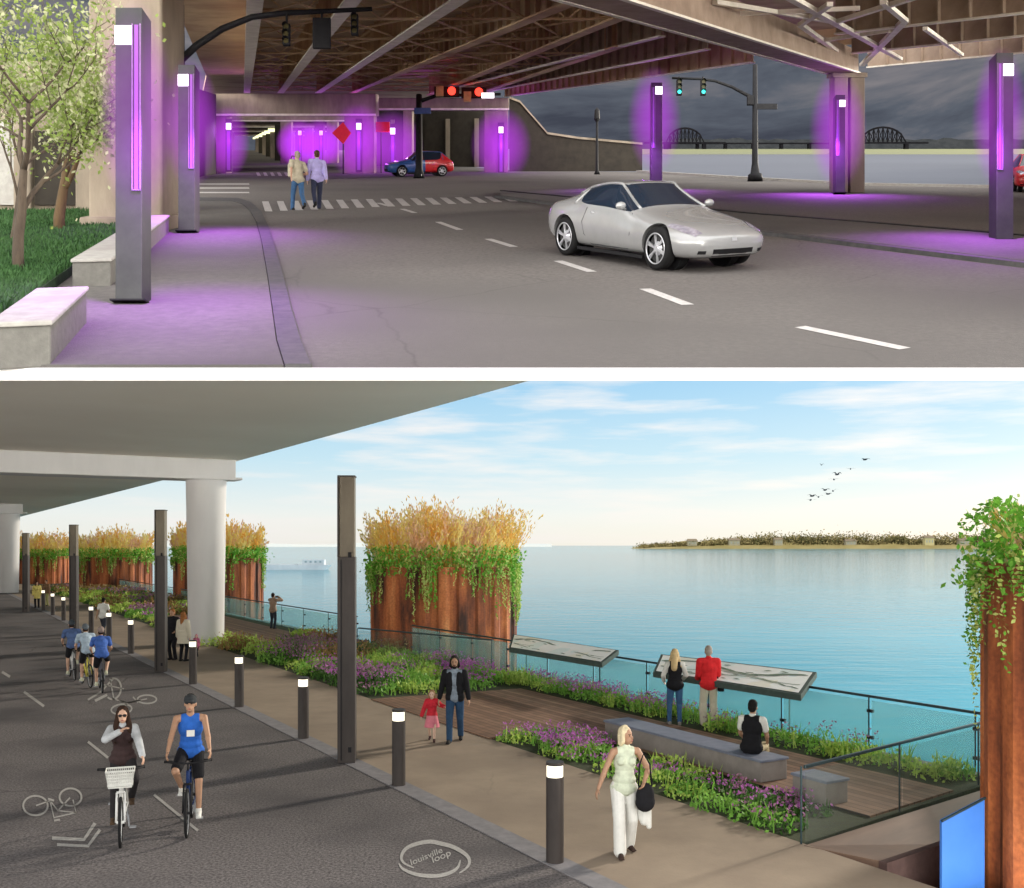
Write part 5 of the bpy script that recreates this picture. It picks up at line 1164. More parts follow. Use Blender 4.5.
# corrugated rusty planters
def planter(label, cx, cy, r, h, seed, zb=-1.45, grass_n=900, vine_n=150, gh=(1.1, 2.55), lf=1., gcols=(3, 4, 2), nlab='', lsz=1.):
    t = thing('rusted_planter', label, 'planter', (cx, cy, 0), group='round rusted steel planters along the river'); rd = random.Random(seed)
    n = 216; vs = []; fs = []; zz = [zb, zb + 1, .2, h * .6, h]
    for z in zz:
        for i in range(n):
            a = 2 * math.pi * i / n; ph = (i % 9) / 9.
            k = .10 if ph < .4 else (-.0 if ph > .55 and ph < .9 else .05)
            vs.append(((r + k) * math.cos(a), (r + k) * math.sin(a), z))
    for j in range(len(zz) - 1):
        for i in range(n): fs.append((j * n + i, j * n + (i + 1) % n, (j + 1) * n + (i + 1) % n, (j + 1) * n + i))
    MB().add(vs, fs).build('steel_wall', M['corten'], t, local=True)
    MB().add([(r * .99 * math.cos(2 * math.pi * i / 48), r * .99 * math.sin(2 * math.pi * i / 48), h - .12) for i in range(48)], [tuple(range(48))]).build('soil', M['soil'], t, local=True)
    MB().tube([((r + .05) * math.cos(2 * math.pi * i / 72), (r + .05) * math.sin(2 * math.pi * i / 72), h) for i in range(72)], .045, 6, closed=True).build('rim', M['corten'], t, local=True, smooth=True)
    # trailing ivy
    g = thing('trailing_ivy', 'trailing green ivy spilling over ' + nlab, 'plant', (cx, cy, h), group='ivy hanging over the planters'); mb = MB()
    for i in range(int(4200 * lf)):
        a = rd.random() * 6.283; q = rd.gauss(0, .22); mb.mi = 0 if rd.random() < .8 else 1
        leaf(mb, ((r - .05 + q) * math.cos(a), (r - .05 + q) * math.sin(a), rd.uniform(-.30, .95 - abs(q) * .6)), lsz * rd.uniform(.10, .2) * (1 if lf > .9 else 1.4), rd)
        if rd.random() < .5:
            q = math.sqrt(rd.random()) * r; leaf(mb, (q * math.cos(a), q * math.sin(a), rd.uniform(-.1, .8)), lsz * rd.uniform(.12, .22) * (1 if lf > .9 else 1.4), rd)
    nc = 0
    while nc < vine_n:
        a0 = rd.random() * 6.283; L0 = rd.choice((.35, .6, .9, 1.5, 2.1)) * rd.uniform(.7, 1.1)
        for k in range(rd.randint(3, 7)):
            a = a0 + rd.gauss(0, .05); L_ = min(L0 * rd.uniform(.5, 1.1), h * .75); z = .1; rad = r + .16 + rd.uniform(0, .12); nc += 1
            mb.mi = 0 if rd.random() < .6 else 1
            while z > -L_:
                a += rd.gauss(0, .006); leaf(mb, ((rad + rd.gauss(0, .03)) * math.cos(a), (rad + rd.gauss(0, .03)) * math.sin(a), z), lsz * rd.uniform(.07, .14) * (1 if lf > .9 else 1.5), rd); z -= .055 if lf > .9 else .09
    mb.build('ivy_leaves', [M['ivy'], M['ivy_y']], g, local=True)
    g = thing('ornamental_grass', 'golden ornamental grass growing out of ' + nlab, 'plant', (cx, cy, h), group='ornamental grass in the planters'); mb = MB()
    for i in range(grass_n):
        a = rd.random() * 6.283; q = math.sqrt(rd.random()) * r * .93; x, y = q * math.cos(a), q * math.sin(a); nz = mnoise.noise(Vector((x * .8 + seed, y * .8, 0)))
        mb.mi = 0 if nz > .18 else (1 if nz > -.22 else 2)
        if rd.random() < .15: mb.mi = 2
        H0 = rd.uniform(*gh) * (1 - .18 * (q / r) ** 2) * (1 + .45 * nz)
        ln = Vector((x / r * .35 + rd.gauss(0, .12), y / r * .35 + rd.gauss(0, .12), 1)).normalized(); b = ln.orthogonal().normalized() * .012 * (1.2 if lf > .9 else 2.4)
        p = Vector((x, y, -.1)); tp = p + ln * H0; mb.add([p - b, p + b, tp], [(0, 1, 2)])
        for k in range(rd.randint(7, 12)):
            f = rd.uniform(.55, 1.05); c = p + ln * H0 * f + Vector((rd.gauss(0, .05), rd.gauss(0, .05), rd.gauss(0, .03))); lz = rd.uniform(.10, .22) * (1 if lf > .9 else 1.6); ld = (ln + Vector((rd.gauss(0, .35), rd.gauss(0, .35), 0))).normalized() * lz; lw_ = ld.orthogonal().normalized() * lz * .17; mb.add([c, c + ld * .5 + lw_, c + ld, c + ld * .5 - lw_], [(0, 1, 2, 3)])
    mb.build('grass_blades', [M['orange'], M['yellow'], M['pinkg']], g, local=True)
planter('large rusted steel planter in the centre behind the purple flowers', -2.85, 41.9, 2.95, 3.2, 1, grass_n=2000, vine_n=420, nlab='the large central planter')
planter('rusted steel planter partly hidden by the nearer bridge column', -20.9, 71.3, 3.0, 3.15, 2, grass_n=800, vine_n=170, lf=.8, nlab='the planter beside the nearer column')
planter('distant rusted steel planter between two tall pylons', X_(114.5, 92), 92, 3.2, 2.95, 3, grass_n=700, vine_n=150, lf=.7, nlab='the distant planter between the pylons')
planter('farthest rusted steel planter beside the far left column', X_(42, 108), 108, 2.7, 2.85, 5, grass_n=600, vine_n=120, lf=.6, nlab='the farthest planter on the left')
planter('nearest rusted steel planter cut off by the right edge', 9.2, 13.0, 2.72, 3.82, 8, zb=-1.45, grass_n=500, vine_n=330, gh=(.5, .9), nlab='the nearest planter at the right edge', lsz=.7, lf=1.9)

# bollards
def bollard():
    t = thing('bollard', 'x', 'bollard', UV(0, 7.12, .012), 0, group='lit bollards along the paver band'); r = .115
    MB().tube([(0, 0, 0), (0, 0, 1.10)], r, 24, caps=True).build('shaft', M['pylon'], t, local=True, smooth=True, sm_ang=40)
    MB().tube([(0, 0, 1.10), (0, 0, 1.25)], r * .93, 24).build('lamp_lens', M['lamp_warm'], t, local=True, smooth=True, sm_ang=40)
    MB().tube([(0, 0, 1.25), (0, 0, 1.29)], r, 24).build('cap', M['pylon'], t, local=True, smooth=True, sm_ang=40)
    vs = []; fs = []
    for i in range(13):      # rear shield leaves the lens open towards the path
        a = R(-25 + 205 * i / 12); vs += [(r * math.cos(a), r * math.sin(a), 1.10), (r * math.cos(a), r * math.sin(a), 1.25)]
    for i in range(12): fs.append((2 * i, 2 * i + 2, 2 * i + 3, 2 * i + 1))
    MB().add(vs, fs).build('shield', M['pylon'], t, local=True, smooth=True)
    return t
bl = ['nearest bollard, left of the woman in white', 'second bollard from the front, left of the man with the girl', 'third bollard from the front, left of the tallest pylon', 'fourth bollard from the front, in front of the nearer column', 'fifth bollard from the front, below the woman in the cream coat', 'sixth bollard from the front, just past the second pylon', 'seventh bollard, right of the group of cyclists', 'eighth bollard, behind the group of cyclists', 'ninth bollard, near the third pylon', 'tenth bollard, left of the third pylon', 'eleventh bollard, beside the couple in yellow', 'twelfth bollard, left of the couple in yellow', 'last bollard before the far left column']
b0 = None; U0 = .8567 * 12.93 - .5158 * .569
for k in range(13):
    o = b0 if b0 and k == 0 else (bollard() if k == 0 else copy_tree(b0)); b0 = b0 or o
    p = UV(U0 + 4.82 * k, 7.14, .012); o.location = p; o['label'] = bl[k]
# pylons
def pylon(label, X, Y, h=5.37, w_=.33):
    t = thing('light_pylon', label, 'pylon', (X, Y, .012), R(4), group='tall square pylons along the promenade')
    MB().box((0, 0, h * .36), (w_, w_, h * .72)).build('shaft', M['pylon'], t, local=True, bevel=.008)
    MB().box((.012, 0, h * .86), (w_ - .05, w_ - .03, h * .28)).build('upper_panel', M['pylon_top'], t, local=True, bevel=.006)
    MB().box((-w_ / 2 + .012, 0, h * .86), (.028, w_, h * .28)).build('edge_strip', M['rustf'] if False else M['pylon'], t, local=True)
    MB().box((0, 0, h + .01), (w_, w_, .03)).build('cap', M['pylon'], t, local=True)
    mb = MB(); mb.box((-w_ * .28, -w_ / 2 - .004, h * .36), (.02, .012, h * .7)); mb.build('groove', M['black_metal'], t, local=True)
    for i in range(2): MB().box((w_ * .2, -w_ / 2 - .006, .25 + i * .0 + (0 if i == 0 else h * .68)), (.06, .01, .1)).build('access_plate', M['black_metal'], t, local=True)
pylon('tallest dark pylon standing in front of the large central planter', X_(347, 18.9), 18.9)
pylon('second dark pylon beside the nearer bridge column', X_(161, 32.3), 32.3, 5.2)
pylon('third dark pylon behind the group of cyclists', X_(74, 46), 46, 5.0)
pylon('farthest dark pylon near the far left column', X_(26, 61), 61, 4.8)

# bridge deck above the promenade
cap_z = 7.62
C1 = Vector((-12.72, 41.6, 0))
dk = thing('bridge_deck', 'smooth pale concrete bridge deck over the left of the path', 'bridge', (-20, 60, cap_z))
e0 = Vector((X_(515, 21.95), 21.95, 0)); ed = (Vector((-12.25, 43.2, 0)) - e0).normalized(); ed = Vector((-.635, .7725, 0)) if False else ed
E = lambda s: e0 + ed * s
far_ = Vector((-12.25, 43.2, 0)) + D * 260
pl = [E(-4.6).xy, (-12.25, 43.2), far_.xy, (far_.x - 60, far_.y - 20), (-70, 30), (-26, 18.0)]
MB().prism(pl, cap_z, cap_z + .55).build('deck_slab', M['conc_light'], dk)
def pier2(label, c, wv=11, r0=.80):
    t = thing('bridge_column', label, 'column', (c.x, c.y, 0), group='round columns of the promenade bridge')
    MB().tube([(0, 0, .008), (0, 0, .5), (0, 0, 5), (0, 0, 6.78)], [r0 * .88, r0 * .9, r0 * .98, r0 * 1.02], 40).build('shaft', M['col_conc'], t, local=True, smooth=True, sm_ang=40)
    q = -N; a = N * 1.0; mb = MB(); mb.beam(a + Vector((0, 0, 7.2)), q * wv + Vector((0, 0, 7.2)), 1.7, .835); mb.build('cross_beam', M['col_conc'], t, local=True, bevel=.03)
    MB().beam(N * 1.001 + Vector((0, 0, 6.86)), N * 1.35 + Vector((0, 0, 6.86)), 1.2, .10).build('bearing_ledge', M['col_conc'], t, local=True, bevel=.02)
pier2('nearer round white column between the second pylon and the planter', C1, 14)
pier2('far round white column at the left edge of the picture', Vector((X_(9, 86), 86, 0)), 30, .85)

# glass railings
def railing(label, a, b, h=1.07, top=.06, gm=None, posts=2.4, z0=.0, clampv=True, zb=None):
    a = Vector(a); b = Vector(b); t = thing('glass_railing', label, 'railing', (a.x, a.y, 0), group='glass railings of the terrace'); d = (b - a); L_ = d.length; d.normalize(); rz = math.atan2(d.y, d.x); n = max(1, round(L_ / posts)); nn = Vector((-d.y, d.x, 0))
    MB().beam(a + Vector((0, 0, h)), b + Vector((0, 0, h)), top, .05).build('handrail', M['rail'], t, bevel=.01)
    for i in range(n):
        p = a + d * (L_ * i / n + .03); q = a + d * (L_ * (i + 1) / n - .03)
        MB().beam(p + Vector((0, 0, (h - .08 + z0 - .35) / 2)), q + Vector((0, 0, (h - .08 + z0 - .35) / 2)), .016, h - .08 - z0 + .35).build('glass_pane', gm or M['glass'], t)
    for i in range(n + 1):
        p = a + d * (L_ * i / n); mb = MB().beam(p + nn * .05 + Vector((0, 0, -.25)), p + nn * .05 + Vector((0, 0, h)), .022, .022)
        if clampv:
            for z in (.25, .78): mb.box(p + Vector((0, 0, z)), (.13, .07, .06), rz)
        mb.build('post', M['clamp'] if clampv else M['rail'], t)
    return t
railing('long glass railing along the river edge behind the map panels', UV(6.5, 16.55), UV(34.3, 16.25))
railing('glass railing along the river left of the central planter', UV(39.6, 16.2), UV(62, 16.0), posts=3.2)
railing('short glass railing crossing in front of the central planter', (-.62, 31.9, 0), (-5.6, 36.5, 0), gm=M['glass2'], posts=3., clampv=False)
railing('far glass railing beside the distant planters', UV(66, 16.0), UV(110, 16.0), posts=6)
railing('near glass railing across the head of the ramp', (3.99, 13.65, 0), (8.0, 17.05, 0), top=.035, gm=M['glass2'], posts=2.6, clampv=False)

# map panels
mapm = bpy.data.materials.new('printed_map'); mapm.use_nodes = True; nt = mapm.node_tree; L = nt.links.new; b = nt.nodes['Principled BSDF']
tc_ = nd(nt, 'ShaderNodeTexCoord'); n_ = nd(nt, 'ShaderNodeTexNoise'); n_.inputs['Scale'].default_value = .9; n_.inputs['Detail'].default_value = 3; L(tc_.outputs['Object'], n_.inputs[0])
r_ = nd(nt, 'ShaderNodeValToRGB'); r_.color_ramp.interpolation = 'CONSTANT'; e_ = r_.color_ramp.elements; e_[0].position = 0; e_[0].color = (.82, .90, .86, 1); e_[1].position = .46; e_[1].color = (.96, .95, .90, 1); k_ = e_.new(.60); k_.color = (.92, .88, .74, 1)
L(n_.outputs[0], r_.inputs[0]); L(r_.outputs[0], b.inputs['Base Color']); b.inputs['Roughness'].default_value = .35
def map_panel(label, q):
    q = [Vector(p) for p in q]; c = sum(q, Vector()) / 4; t = thing('map_panel', label, 'information panel', (c.x, c.y, 0), group='tilted map panels on the railing'); dn_ = Vector((0, 0, -.13))
    MB().add(q + [p + dn_ for p in q], [(0, 1, 2, 3), (7, 6, 5, 4), (0, 4, 5, 1), (1, 5, 6, 2), (2, 6, 7, 3), (3, 7, 4, 0)]).build('frame', cloth('grey_green_frame', (.07, .10, .09)), t, bevel=.012)
    nrm = (q[1] - q[0]).cross(q[3] - q[0]).normalized(); nrm = nrm if nrm.z > 0 else -nrm; up_ = nrm * .008
    def B(u, v): return (q[0] * (1 - u) + q[1] * u) * (1 - v) + (q[3] * (1 - u) + q[2] * u) * v
    f = MB().add([B(a, b_) + up_ for a, b_ in ((.02, .06), (.98, .06), (.98, .94), (.02, .94))], [(0, 1, 2, 3)]).build('map_face', mapm, t)
    ln = MB(); up2 = nrm * .013; rd = random.Random(len(label))
    for y0_, amp, w_ in ((.30, .10, .022), (.42, .08, .016), (.66, .14, .05)):
        pts = [(.04 + .92 * i / 24, y0_ + amp * math.sin(i * .33 + y0_ * 9) + rd.gauss(0, .008)) for i in range(25)]
        stroke(ln, pts, w_, lambda a, b_: B(a, min(.93, max(.07, b_))) + up2)
    for _ in range(14):
        a, b_ = rd.uniform(.08, .9), rd.uniform(.15, .85); stroke(ln, [(a, b_), (a + rd.uniform(.01, .05), b_ + rd.uniform(-.04, .04))], .03, lambda a, b_: B(a, b_) + up2)
    ln.build('map_lines', cloth('map_ink', (.16, .22, .16)), f)
    for u in (.15, .85):
        p = B(u, .93); MB().tube([(p.x, p.y, -.2), (p.x, p.y, p.z - .14)], .02, 10).build('support_post', M['rail'], t)
def PZ(x, y, z): return P(x, y, z)
map_panel('shorter tilted map panel on the railing beside the central planter', [PZ(509, 648, 1.02), PZ(602, 663, 1.02), PZ(619, 650, 1.26), PZ(513, 634, 1.26)])
map_panel('longer tilted map panel on the railing in front of two people', [PZ(653, 672, 1.02), PZ(801, 695, 1.02), PZ(817, 672, 1.28), PZ(661, 654, 1.28)])

# benches
def bench(label, a, b, w_, h):
    a = Vector(a); b = Vector(b); d = (b - a).normalized(); n = Vector((-d.y, d.x, 0)) * w_ / 2
    t = thing('stone_bench', label, 'bench', (a.x, a.y, .03)); 
    MB().prism([(a + n).xy, (a - n).xy, (b - n).xy, (b + n).xy], .03, h - .045).build('base', M['bench_side'], t, bevel=.015)
    e = d * .03; k = n * 1.06
    MB().prism([(a + k - e).xy, (a - k - e).xy, (b - k + e).xy, (b + k + e).xy], h - .045, h).build('seat', M['bench_top'], t, bevel=.012)
bench('long low stone bench with a blue grey top on the boardwalk', (2.22, 21.2, 0), (4.52, 17.25, 0), .62, .42)
bench('short grey stone bench behind the ramp railing', (4.75, 16.3, 0), (5.1, 15.7, 0), .5, .42)
# ramp corner in the lower right
t = thing('ramp', 'brown boarded ramp going down beside the nearest planter', 'ramp', (5.5, 13.4, 0))
vs = [(3.95, 13.55, .006), (8.2, 17.1, .006), (8.6, 16.6, -.5), (4.75, 13.15, .006)]
MB().add([(3.97, 13.60, .012), (8.1, 17.05, -.05), (8.15, 15.6, -.55), (4.75, 12.95, .012), (3.97, 13.60, -1.4), (8.1, 17.05, -1.4), (8.15, 15.6, -1.4), (4.75, 12.95, -1.4)], [(0, 1, 2, 3), (0, 4, 5, 1), (1, 5, 6, 2), (2, 6, 7, 3), (3, 7, 4, 0)]).build('ramp_floor', M['brownwall'], t)
MB().prism([(4.75, 12.94), (8.2, 15.55), (8.25, 15.48), (4.82, 12.85)], -1.4, .012).build('side_wall', cloth('plum_brown_boards', (.09, .055, .05)), t)
MB().prism([(4.62, 12.65), (5.3, 13.2), (6.4, 12.2), (5.6, 11.4)], -1.4, -.55).build('lower_landing', cloth('plum_brown_boards', (.09, .055, .05)), t)
t = thing('blue_panel', 'flat bright blue panel beside the foot of the nearest planter', 'panel', (5.7, 12.75, 0))
MB().add([(5.46, 12.70, -1.45), (6.12, 12.95, -1.45), (6.12, 12.95, .82), (5.46, 12.70, .60), (5.45, 12.74, -1.45), (6.11, 12.99, -1.45), (6.11, 12.99, .82), (5.45, 12.74, .60)], [(0, 1, 2, 3), (7, 6, 5, 4), (1, 5, 6, 2), (2, 6, 7, 3), (3, 7, 4, 0)]).build('panel_face', M['blue_panel'], t)
MB().tube([(5.45, 12.68, .60), (6.12, 12.93, .83)], .018, 8).build('top_rail', M['rail'], t)

# painted markings on the path (strokes are laid out in sign space and mapped on the ground)
gm_ = lambda x, y: (lambda p: (p.x, p.y, .006))(P(x, y))
def mark(name, strokes):
    mb = MB()
    for pts, w_, cl in strokes: stroke(mb, pts, w_, gm_, cl)
    o = struct(name, mb, M['marking']); flipup(o); return o
def ring(cx, cy, rx, ry, n=28, a0=0, a1=360, rot=0.):
    pts = []
    for i in range(n):
        a = R(a0 + (a1 - a0) * i / (n if a1 - a0 >= 360 else n - 1)); x, y = rx * math.cos(a), ry * math.sin(a); pts.append((cx + x * math.cos(rot) - y * math.sin(rot), cy + x * math.sin(rot) + y * math.cos(rot)))
    return pts
W = 1.9
mark('bicycle_symbol', [(ring(35.5, 806, 12.3, 9.8), W, True), (ring(70.5, 797.5, 11, 8.8), W, True), ([(36, 806), (50, 801), (58, 811), (76, 813), (73, 800)], 1.5, False), ([(50, 801), (54, 818), (76, 813)], 1.5, False), ([(58, 811), (70, 798)], 1.5, False), ([(54, 821), (60, 820)], 2, False), ([(48, 799), (54, 801)], 2, False)])
mark('bicycle_symbol', [(ring(121.5, 709.5, 10.3, 5, rot=-.1), 1.6, True), (ring(147, 699.5, 9.5, 4.2), 1.6, True), ([(122, 709), (128, 703), (141, 700)], 1.3, False), ([(128, 703), (119, 701)], 1.3, False), ([(133, 697), (138, 703)], 1.3, False), ([(112, 699), (128, 703)], 1.0, False), ([(128, 703), (147, 699)], 1.2, False)])
mark('arrow_symbol', [(ring(113, 689, 8, 10.5, a0=-110, a1=120, rot=.15), 1.8, False), ([(88, 700), (101, 692), (113, 679)], 1.8, False), ([(99, 684), (124, 689)], 1.1, False), ([(95, 701), (107, 695)], 2.6, False), ([(110, 679), (114, 700)], 1.3, False)])
mark('chevron_symbol', [([(52, 838.5), (84, 840), (95, 823.5)], 3.4, False), ([(57, 845), (88, 846.5), (100, 830)], 3.0, False)])
mb = MB()
for a, b in (((24, 692), (44, 706.5)), ((88, 742), (108, 758)), ((154, 795), (198, 831)), ((2, 672), (10, 677))): stroke(mb, [a, b], 2.6, gm_)
flipup(struct('path_dashes', mb, M['marking']))
def var(n, a, b, c): return [a + (b - a) * math.sin(math.pi * i / (n - 1)) ** .7 for i in range(n)]
zz = lambda pts: [(380 + x / 8.53, 820 + y / 8.53) for x, y in pts]
def cat(pts, n=6):
    out = []
    for i in range(len(pts) - 1):
        p0 = pts[max(i - 1, 0)]; p1 = pts[i]; p2 = pts[i + 1]; p3 = pts[min(i + 2, len(pts) - 1)]
        for k in range(n):
            t_ = k / n; out.append(tuple(.5 * (2 * p1[j] + (p2[j] - p0[j]) * t_ + (2 * p0[j] - 5 * p1[j] + 4 * p2[j] - p3[j]) * t_ * t_ + (3 * p1[j] - p0[j] - 3 * p2[j] + p3[j]) * t_ ** 3) for j in (0, 1)))
    return out + [pts[-1]]
mb = MB()
a_ = cat(zz([(290, 412), (205, 370), (182, 315), (225, 245), (320, 205), (430, 188), (520, 205), (620, 232), (700, 275), (752, 320), (762, 370), (735, 415), (675, 458)])); stroke(mb, a_, var(len(a_), .8, 4.2, 0), gm_)
a_ = cat(zz([(160, 372), (195, 420), (290, 462), (400, 480), (510, 478), (610, 448), (665, 405), (685, 345)])); stroke(mb, a_, var(len(a_), .8, 3.9, 0), gm_)
flipup(struct('circle_emblem', mb, M['marking']))
def word(txt, org, ex, ey, size):
    cu = bpy.data.curves.new('lettering', 'FONT'); cu.body = txt; cu.size = 1; cu.resolution_u = 3; cu.offset = .012
    o = bpy.data.objects.new('t', cu); COL.objects.link(o); dg = bpy.context.evaluated_depsgraph_get(); dg.update(); me = bpy.data.meshes.new_from_object(o.evaluated_get(dg)); bpy.data.objects.remove(o)
    mb = MB(); mb.add([gm_(org[0] + (v.co.x * ex[0] + v.co.y * ey[0]) * size, org[1] + (v.co.x * ex[1] + v.co.y * ey[1]) * size) for v in me.vertices], [tuple(p.vertices) for p in me.polygons])
    o = struct('lettering', mb, M['marking']); flipup(o)
word('louisville', (411, 866), (1, -.42), (-.25, -.85), 9.3); word('loop', (432.5, 863.5), (1, -.42), (-.25, -.85), 10.5)

# far shore, boats, birds
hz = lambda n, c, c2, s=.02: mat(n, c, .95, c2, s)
mb = MB(); npt = 120; rd = random.Random(2)
for k, (Y, hh) in enumerate(((1500, 7), (1580, 17))):
    for i in range(npt - 1):
        xa = 190 + i * 4.7; xb = xa + 4.7
        f = lambda x: hh * (min(1, max(0, (x - 190) / 160)) ** .6) * (.75 + .5 * abs(mnoise.noise(Vector((x * .02, k * 7., 0)))))
        mb.add([(xa, Y, -1.5), (xb, Y, -1.5), (xb, Y + 20, -1.5 + f(xb)), (xa, Y + 20, -1.5 + f(xa)), (xb, Y + 60, -1.5), (xa, Y + 60, -1.5)], [(0, 1, 2, 3), (3, 2, 4, 5)])
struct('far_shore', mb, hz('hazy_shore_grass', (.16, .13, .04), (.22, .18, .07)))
mb = MB()
for i in range(340):
    x = 200 + 535 * rd.random(); g_ = min(1, (x - 190) / 200); r = rd.uniform(6, 13) * (.4 + .6 * g_); z = rd.uniform(3, 13) * g_ + 1; mb.mi = rd.randint(0, 1)
    for _ in range(46): leaf(mb, (x + rd.gauss(0, r * .8), 1540 + rd.gauss(0, 8), -1 + z + abs(rd.gauss(0, r * .45))), rd.uniform(2.0, 4.2), rd)
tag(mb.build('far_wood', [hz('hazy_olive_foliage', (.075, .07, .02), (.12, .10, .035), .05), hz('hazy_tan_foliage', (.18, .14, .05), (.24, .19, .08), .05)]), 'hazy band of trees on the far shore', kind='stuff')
lab = ['pale house at the left end of the far shore', 'low pale house left of centre on the far shore', 'small grey house on the middle of the far shore', 'tan house right of centre on the far shore', 'bright yellow house on the right of the far shore', 'low house at the right end of the far shore']
for i, (px, w_, h_) in enumerate(((690, 14, 7), (732, 16, 8), (778, 12, 9), (850, 16, 7), (930, 14, 12), (965, 16, 8))):
    x = (px - 512) * 1.5; t = thing('shore_house', lab[i], 'house', (x, 1518, 0), group='houses on the far shore')
    MB().prism([(x, 1518), (x + w_, 1518), (x + w_, 1528), (x, 1528)], 3, 3 + h_).build('wall', hz('hazy_house_wall' + str(i), (.42, .36, .16) if i == 4 else (.24, .22, .15), (.25, .21, .13)), t)
    MB().add([(x - 1, 1517, 3 + h_), (x + w_ + 1, 1517, 3 + h_), (x + w_ + 1, 1529, 3 + h_), (x - 1, 1529, 3 + h_), (x, 1523, 6.5 + h_), (x + w_, 1523, 6.5 + h_)], [(0, 1, 5, 4), (2, 3, 4, 5), (0, 4, 3), (1, 2, 5)]).build('roof', hz('hazy_roof', (.14, .11, .07), (.16, .12, .08)), t)
    for k in range(3): MB().box((x + w_ * (.2 + .3 * k), 1517.9, 3 + h_ * .55), (w_ * .12, .3, h_ * .3)).build('window', hz('hazy_window', (.2, .22, .2), (.25, .25, .22)), t)
# hazy left shore
mb = MB()
for i in range(60):
    xa = -1500 + i * 27; xb = xa + 27; f = lambda x: 9 + 9 * mnoise.noise(Vector((x * .004, 2, 0)))
    mb.add([(xa, 3000, -1.5), (xb, 3000, -1.5), (xb, 3040, f(xb)), (xa, 3040, f(xa))], [(0, 1, 2, 3)])
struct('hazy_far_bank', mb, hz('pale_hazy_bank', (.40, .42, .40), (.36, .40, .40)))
t = thing('river_barge', 'long pale barge floating on the river left of the central planter', 'boat', (X_(298, 225), 225, -1.5))
x = X_(298, 225)
MB().add([(x - 8, 225, -1.5), (x + 6, 225, -1.5), (x + 7, 225, -.4), (x - 9, 225, -.4), (x - 8, 229, -1.5), (x + 6, 229, -1.5), (x + 7, 229, -.4), (x - 9, 229, -.4)], [(0, 1, 2, 3), (7, 6, 5, 4), (3, 2, 6, 7), (1, 5, 6, 2), (0, 3, 7, 4)]).build('hull', M['boat'], t)
MB().box((x + 3.2, 227, .2), (5, 2.6, 1.2)).build('deckhouse', M['boat'], t, bevel=.05); 
for k in range(4): MB().box((x + 1.6 + k * 1.1, 225.68, .3), (.5, .03, .4)).build('window', cloth('hazy_cabin_window', (.3, .4, .45)), t)
MB().box((x - 4, 227, -.33), (7, 2.8, .14)).build('cargo_cover', M['boat'], t)
t = thing('channel_buoy', 'tiny pale marker buoy on the hazy river', 'buoy', (X_(262, 300), 300, -1.5))
MB().tube([(0, 0, 0), (0, 0, .5), (0, 0, 1.6)], [.9, .9, .15], 12).build('float', M['boat'], t, local=True)
bp_ = [(821.5, 465, .5), (865, 459.5, 1.1), (850.5, 469, .8), (837, 474.5, 1), (834, 479.5, 1), (825, 490, 1), (833, 491, 1), (828, 494, .9), (812, 496, 1), (818.5, 497, .9), (810.5, 500, 1)]
bird_labels = ['smallest bird, alone above and left of the flock', 'lead bird at the top right of the flock', 'second bird from the top right of the flock', 'third bird down in the flock', 'fourth bird down in the flock', 'bird at the left of the middle pair in the flock', 'bird at the right of the middle pair in the flock', 'bird just under the middle pair of the flock', 'upper left bird of the tail of the flock', 'upper right bird of the tail of the flock', 'last and lowest bird at the tail of the flock']
for i, (x, y, s_) in enumerate(bp_):
    Y = 62.; t = thing('flying_bird', bird_labels[i], 'bird', (X_(x, Y), Y, H_EYE + (545 - y) * Y / 1000), R(rd.uniform(-30, 30)), group='birds flying over the river'); s_ *= .95; a_ = rd.uniform(.05, .35)
    mb = MB(); mb.ell((0, 0, 0), (.055 * s_, .20 * s_, .055 * s_)); mb.ell((0, -.19 * s_, .02), (.035 * s_, .06 * s_, .035 * s_)); mb.add([(-.03 * s_, .15 * s_, 0), (.03 * s_, .15 * s_, 0), (.06 * s_, .30 * s_, 0), (-.06 * s_, .30 * s_, 0)], [(0, 1, 2, 3)])
    mb.build('body', M['bird'], t, local=True)
    for q in (-1, 1):
        MB().add([(q * .03 * s_, -.08 * s_, .02), (q * .03 * s_, .08 * s_, .02), (q * .2 * s_, .07 * s_, .02 + .2 * a_ * s_ * 2), (q * .2 * s_, -.09 * s_, .02 + .2 * a_ * s_ * 2), (q * .42 * s_, .04 * s_, .02 + .10 * a_ * s_)], [(0, 1, 2, 3), (3, 2, 4)]).build('wing', M['bird'], t, local=True)

# ------------------------------------------------------------------ people on the promenade
cl = cloth
BLK = cl('black_cloth', (.012, .012, .015)); JN = cl('blue_jeans', (.05, .12, .25)); WHT = cl('white_cloth', (.72, .72, .68), .9); CRM = cl('cream_cloth', (.58, .53, .42), .9)
DKH = cl('dark_brown_hair', (.035, .018, .012)); BLD = cl('blonde_hair', (.62, .46, .24)); PBL = cl('pale_blonde_hair', (.74, .64, .42)); BH = cl('black_hair', (.012, .01, .01))
def at(x, y): p = P(x, y); p.z = .01; return p
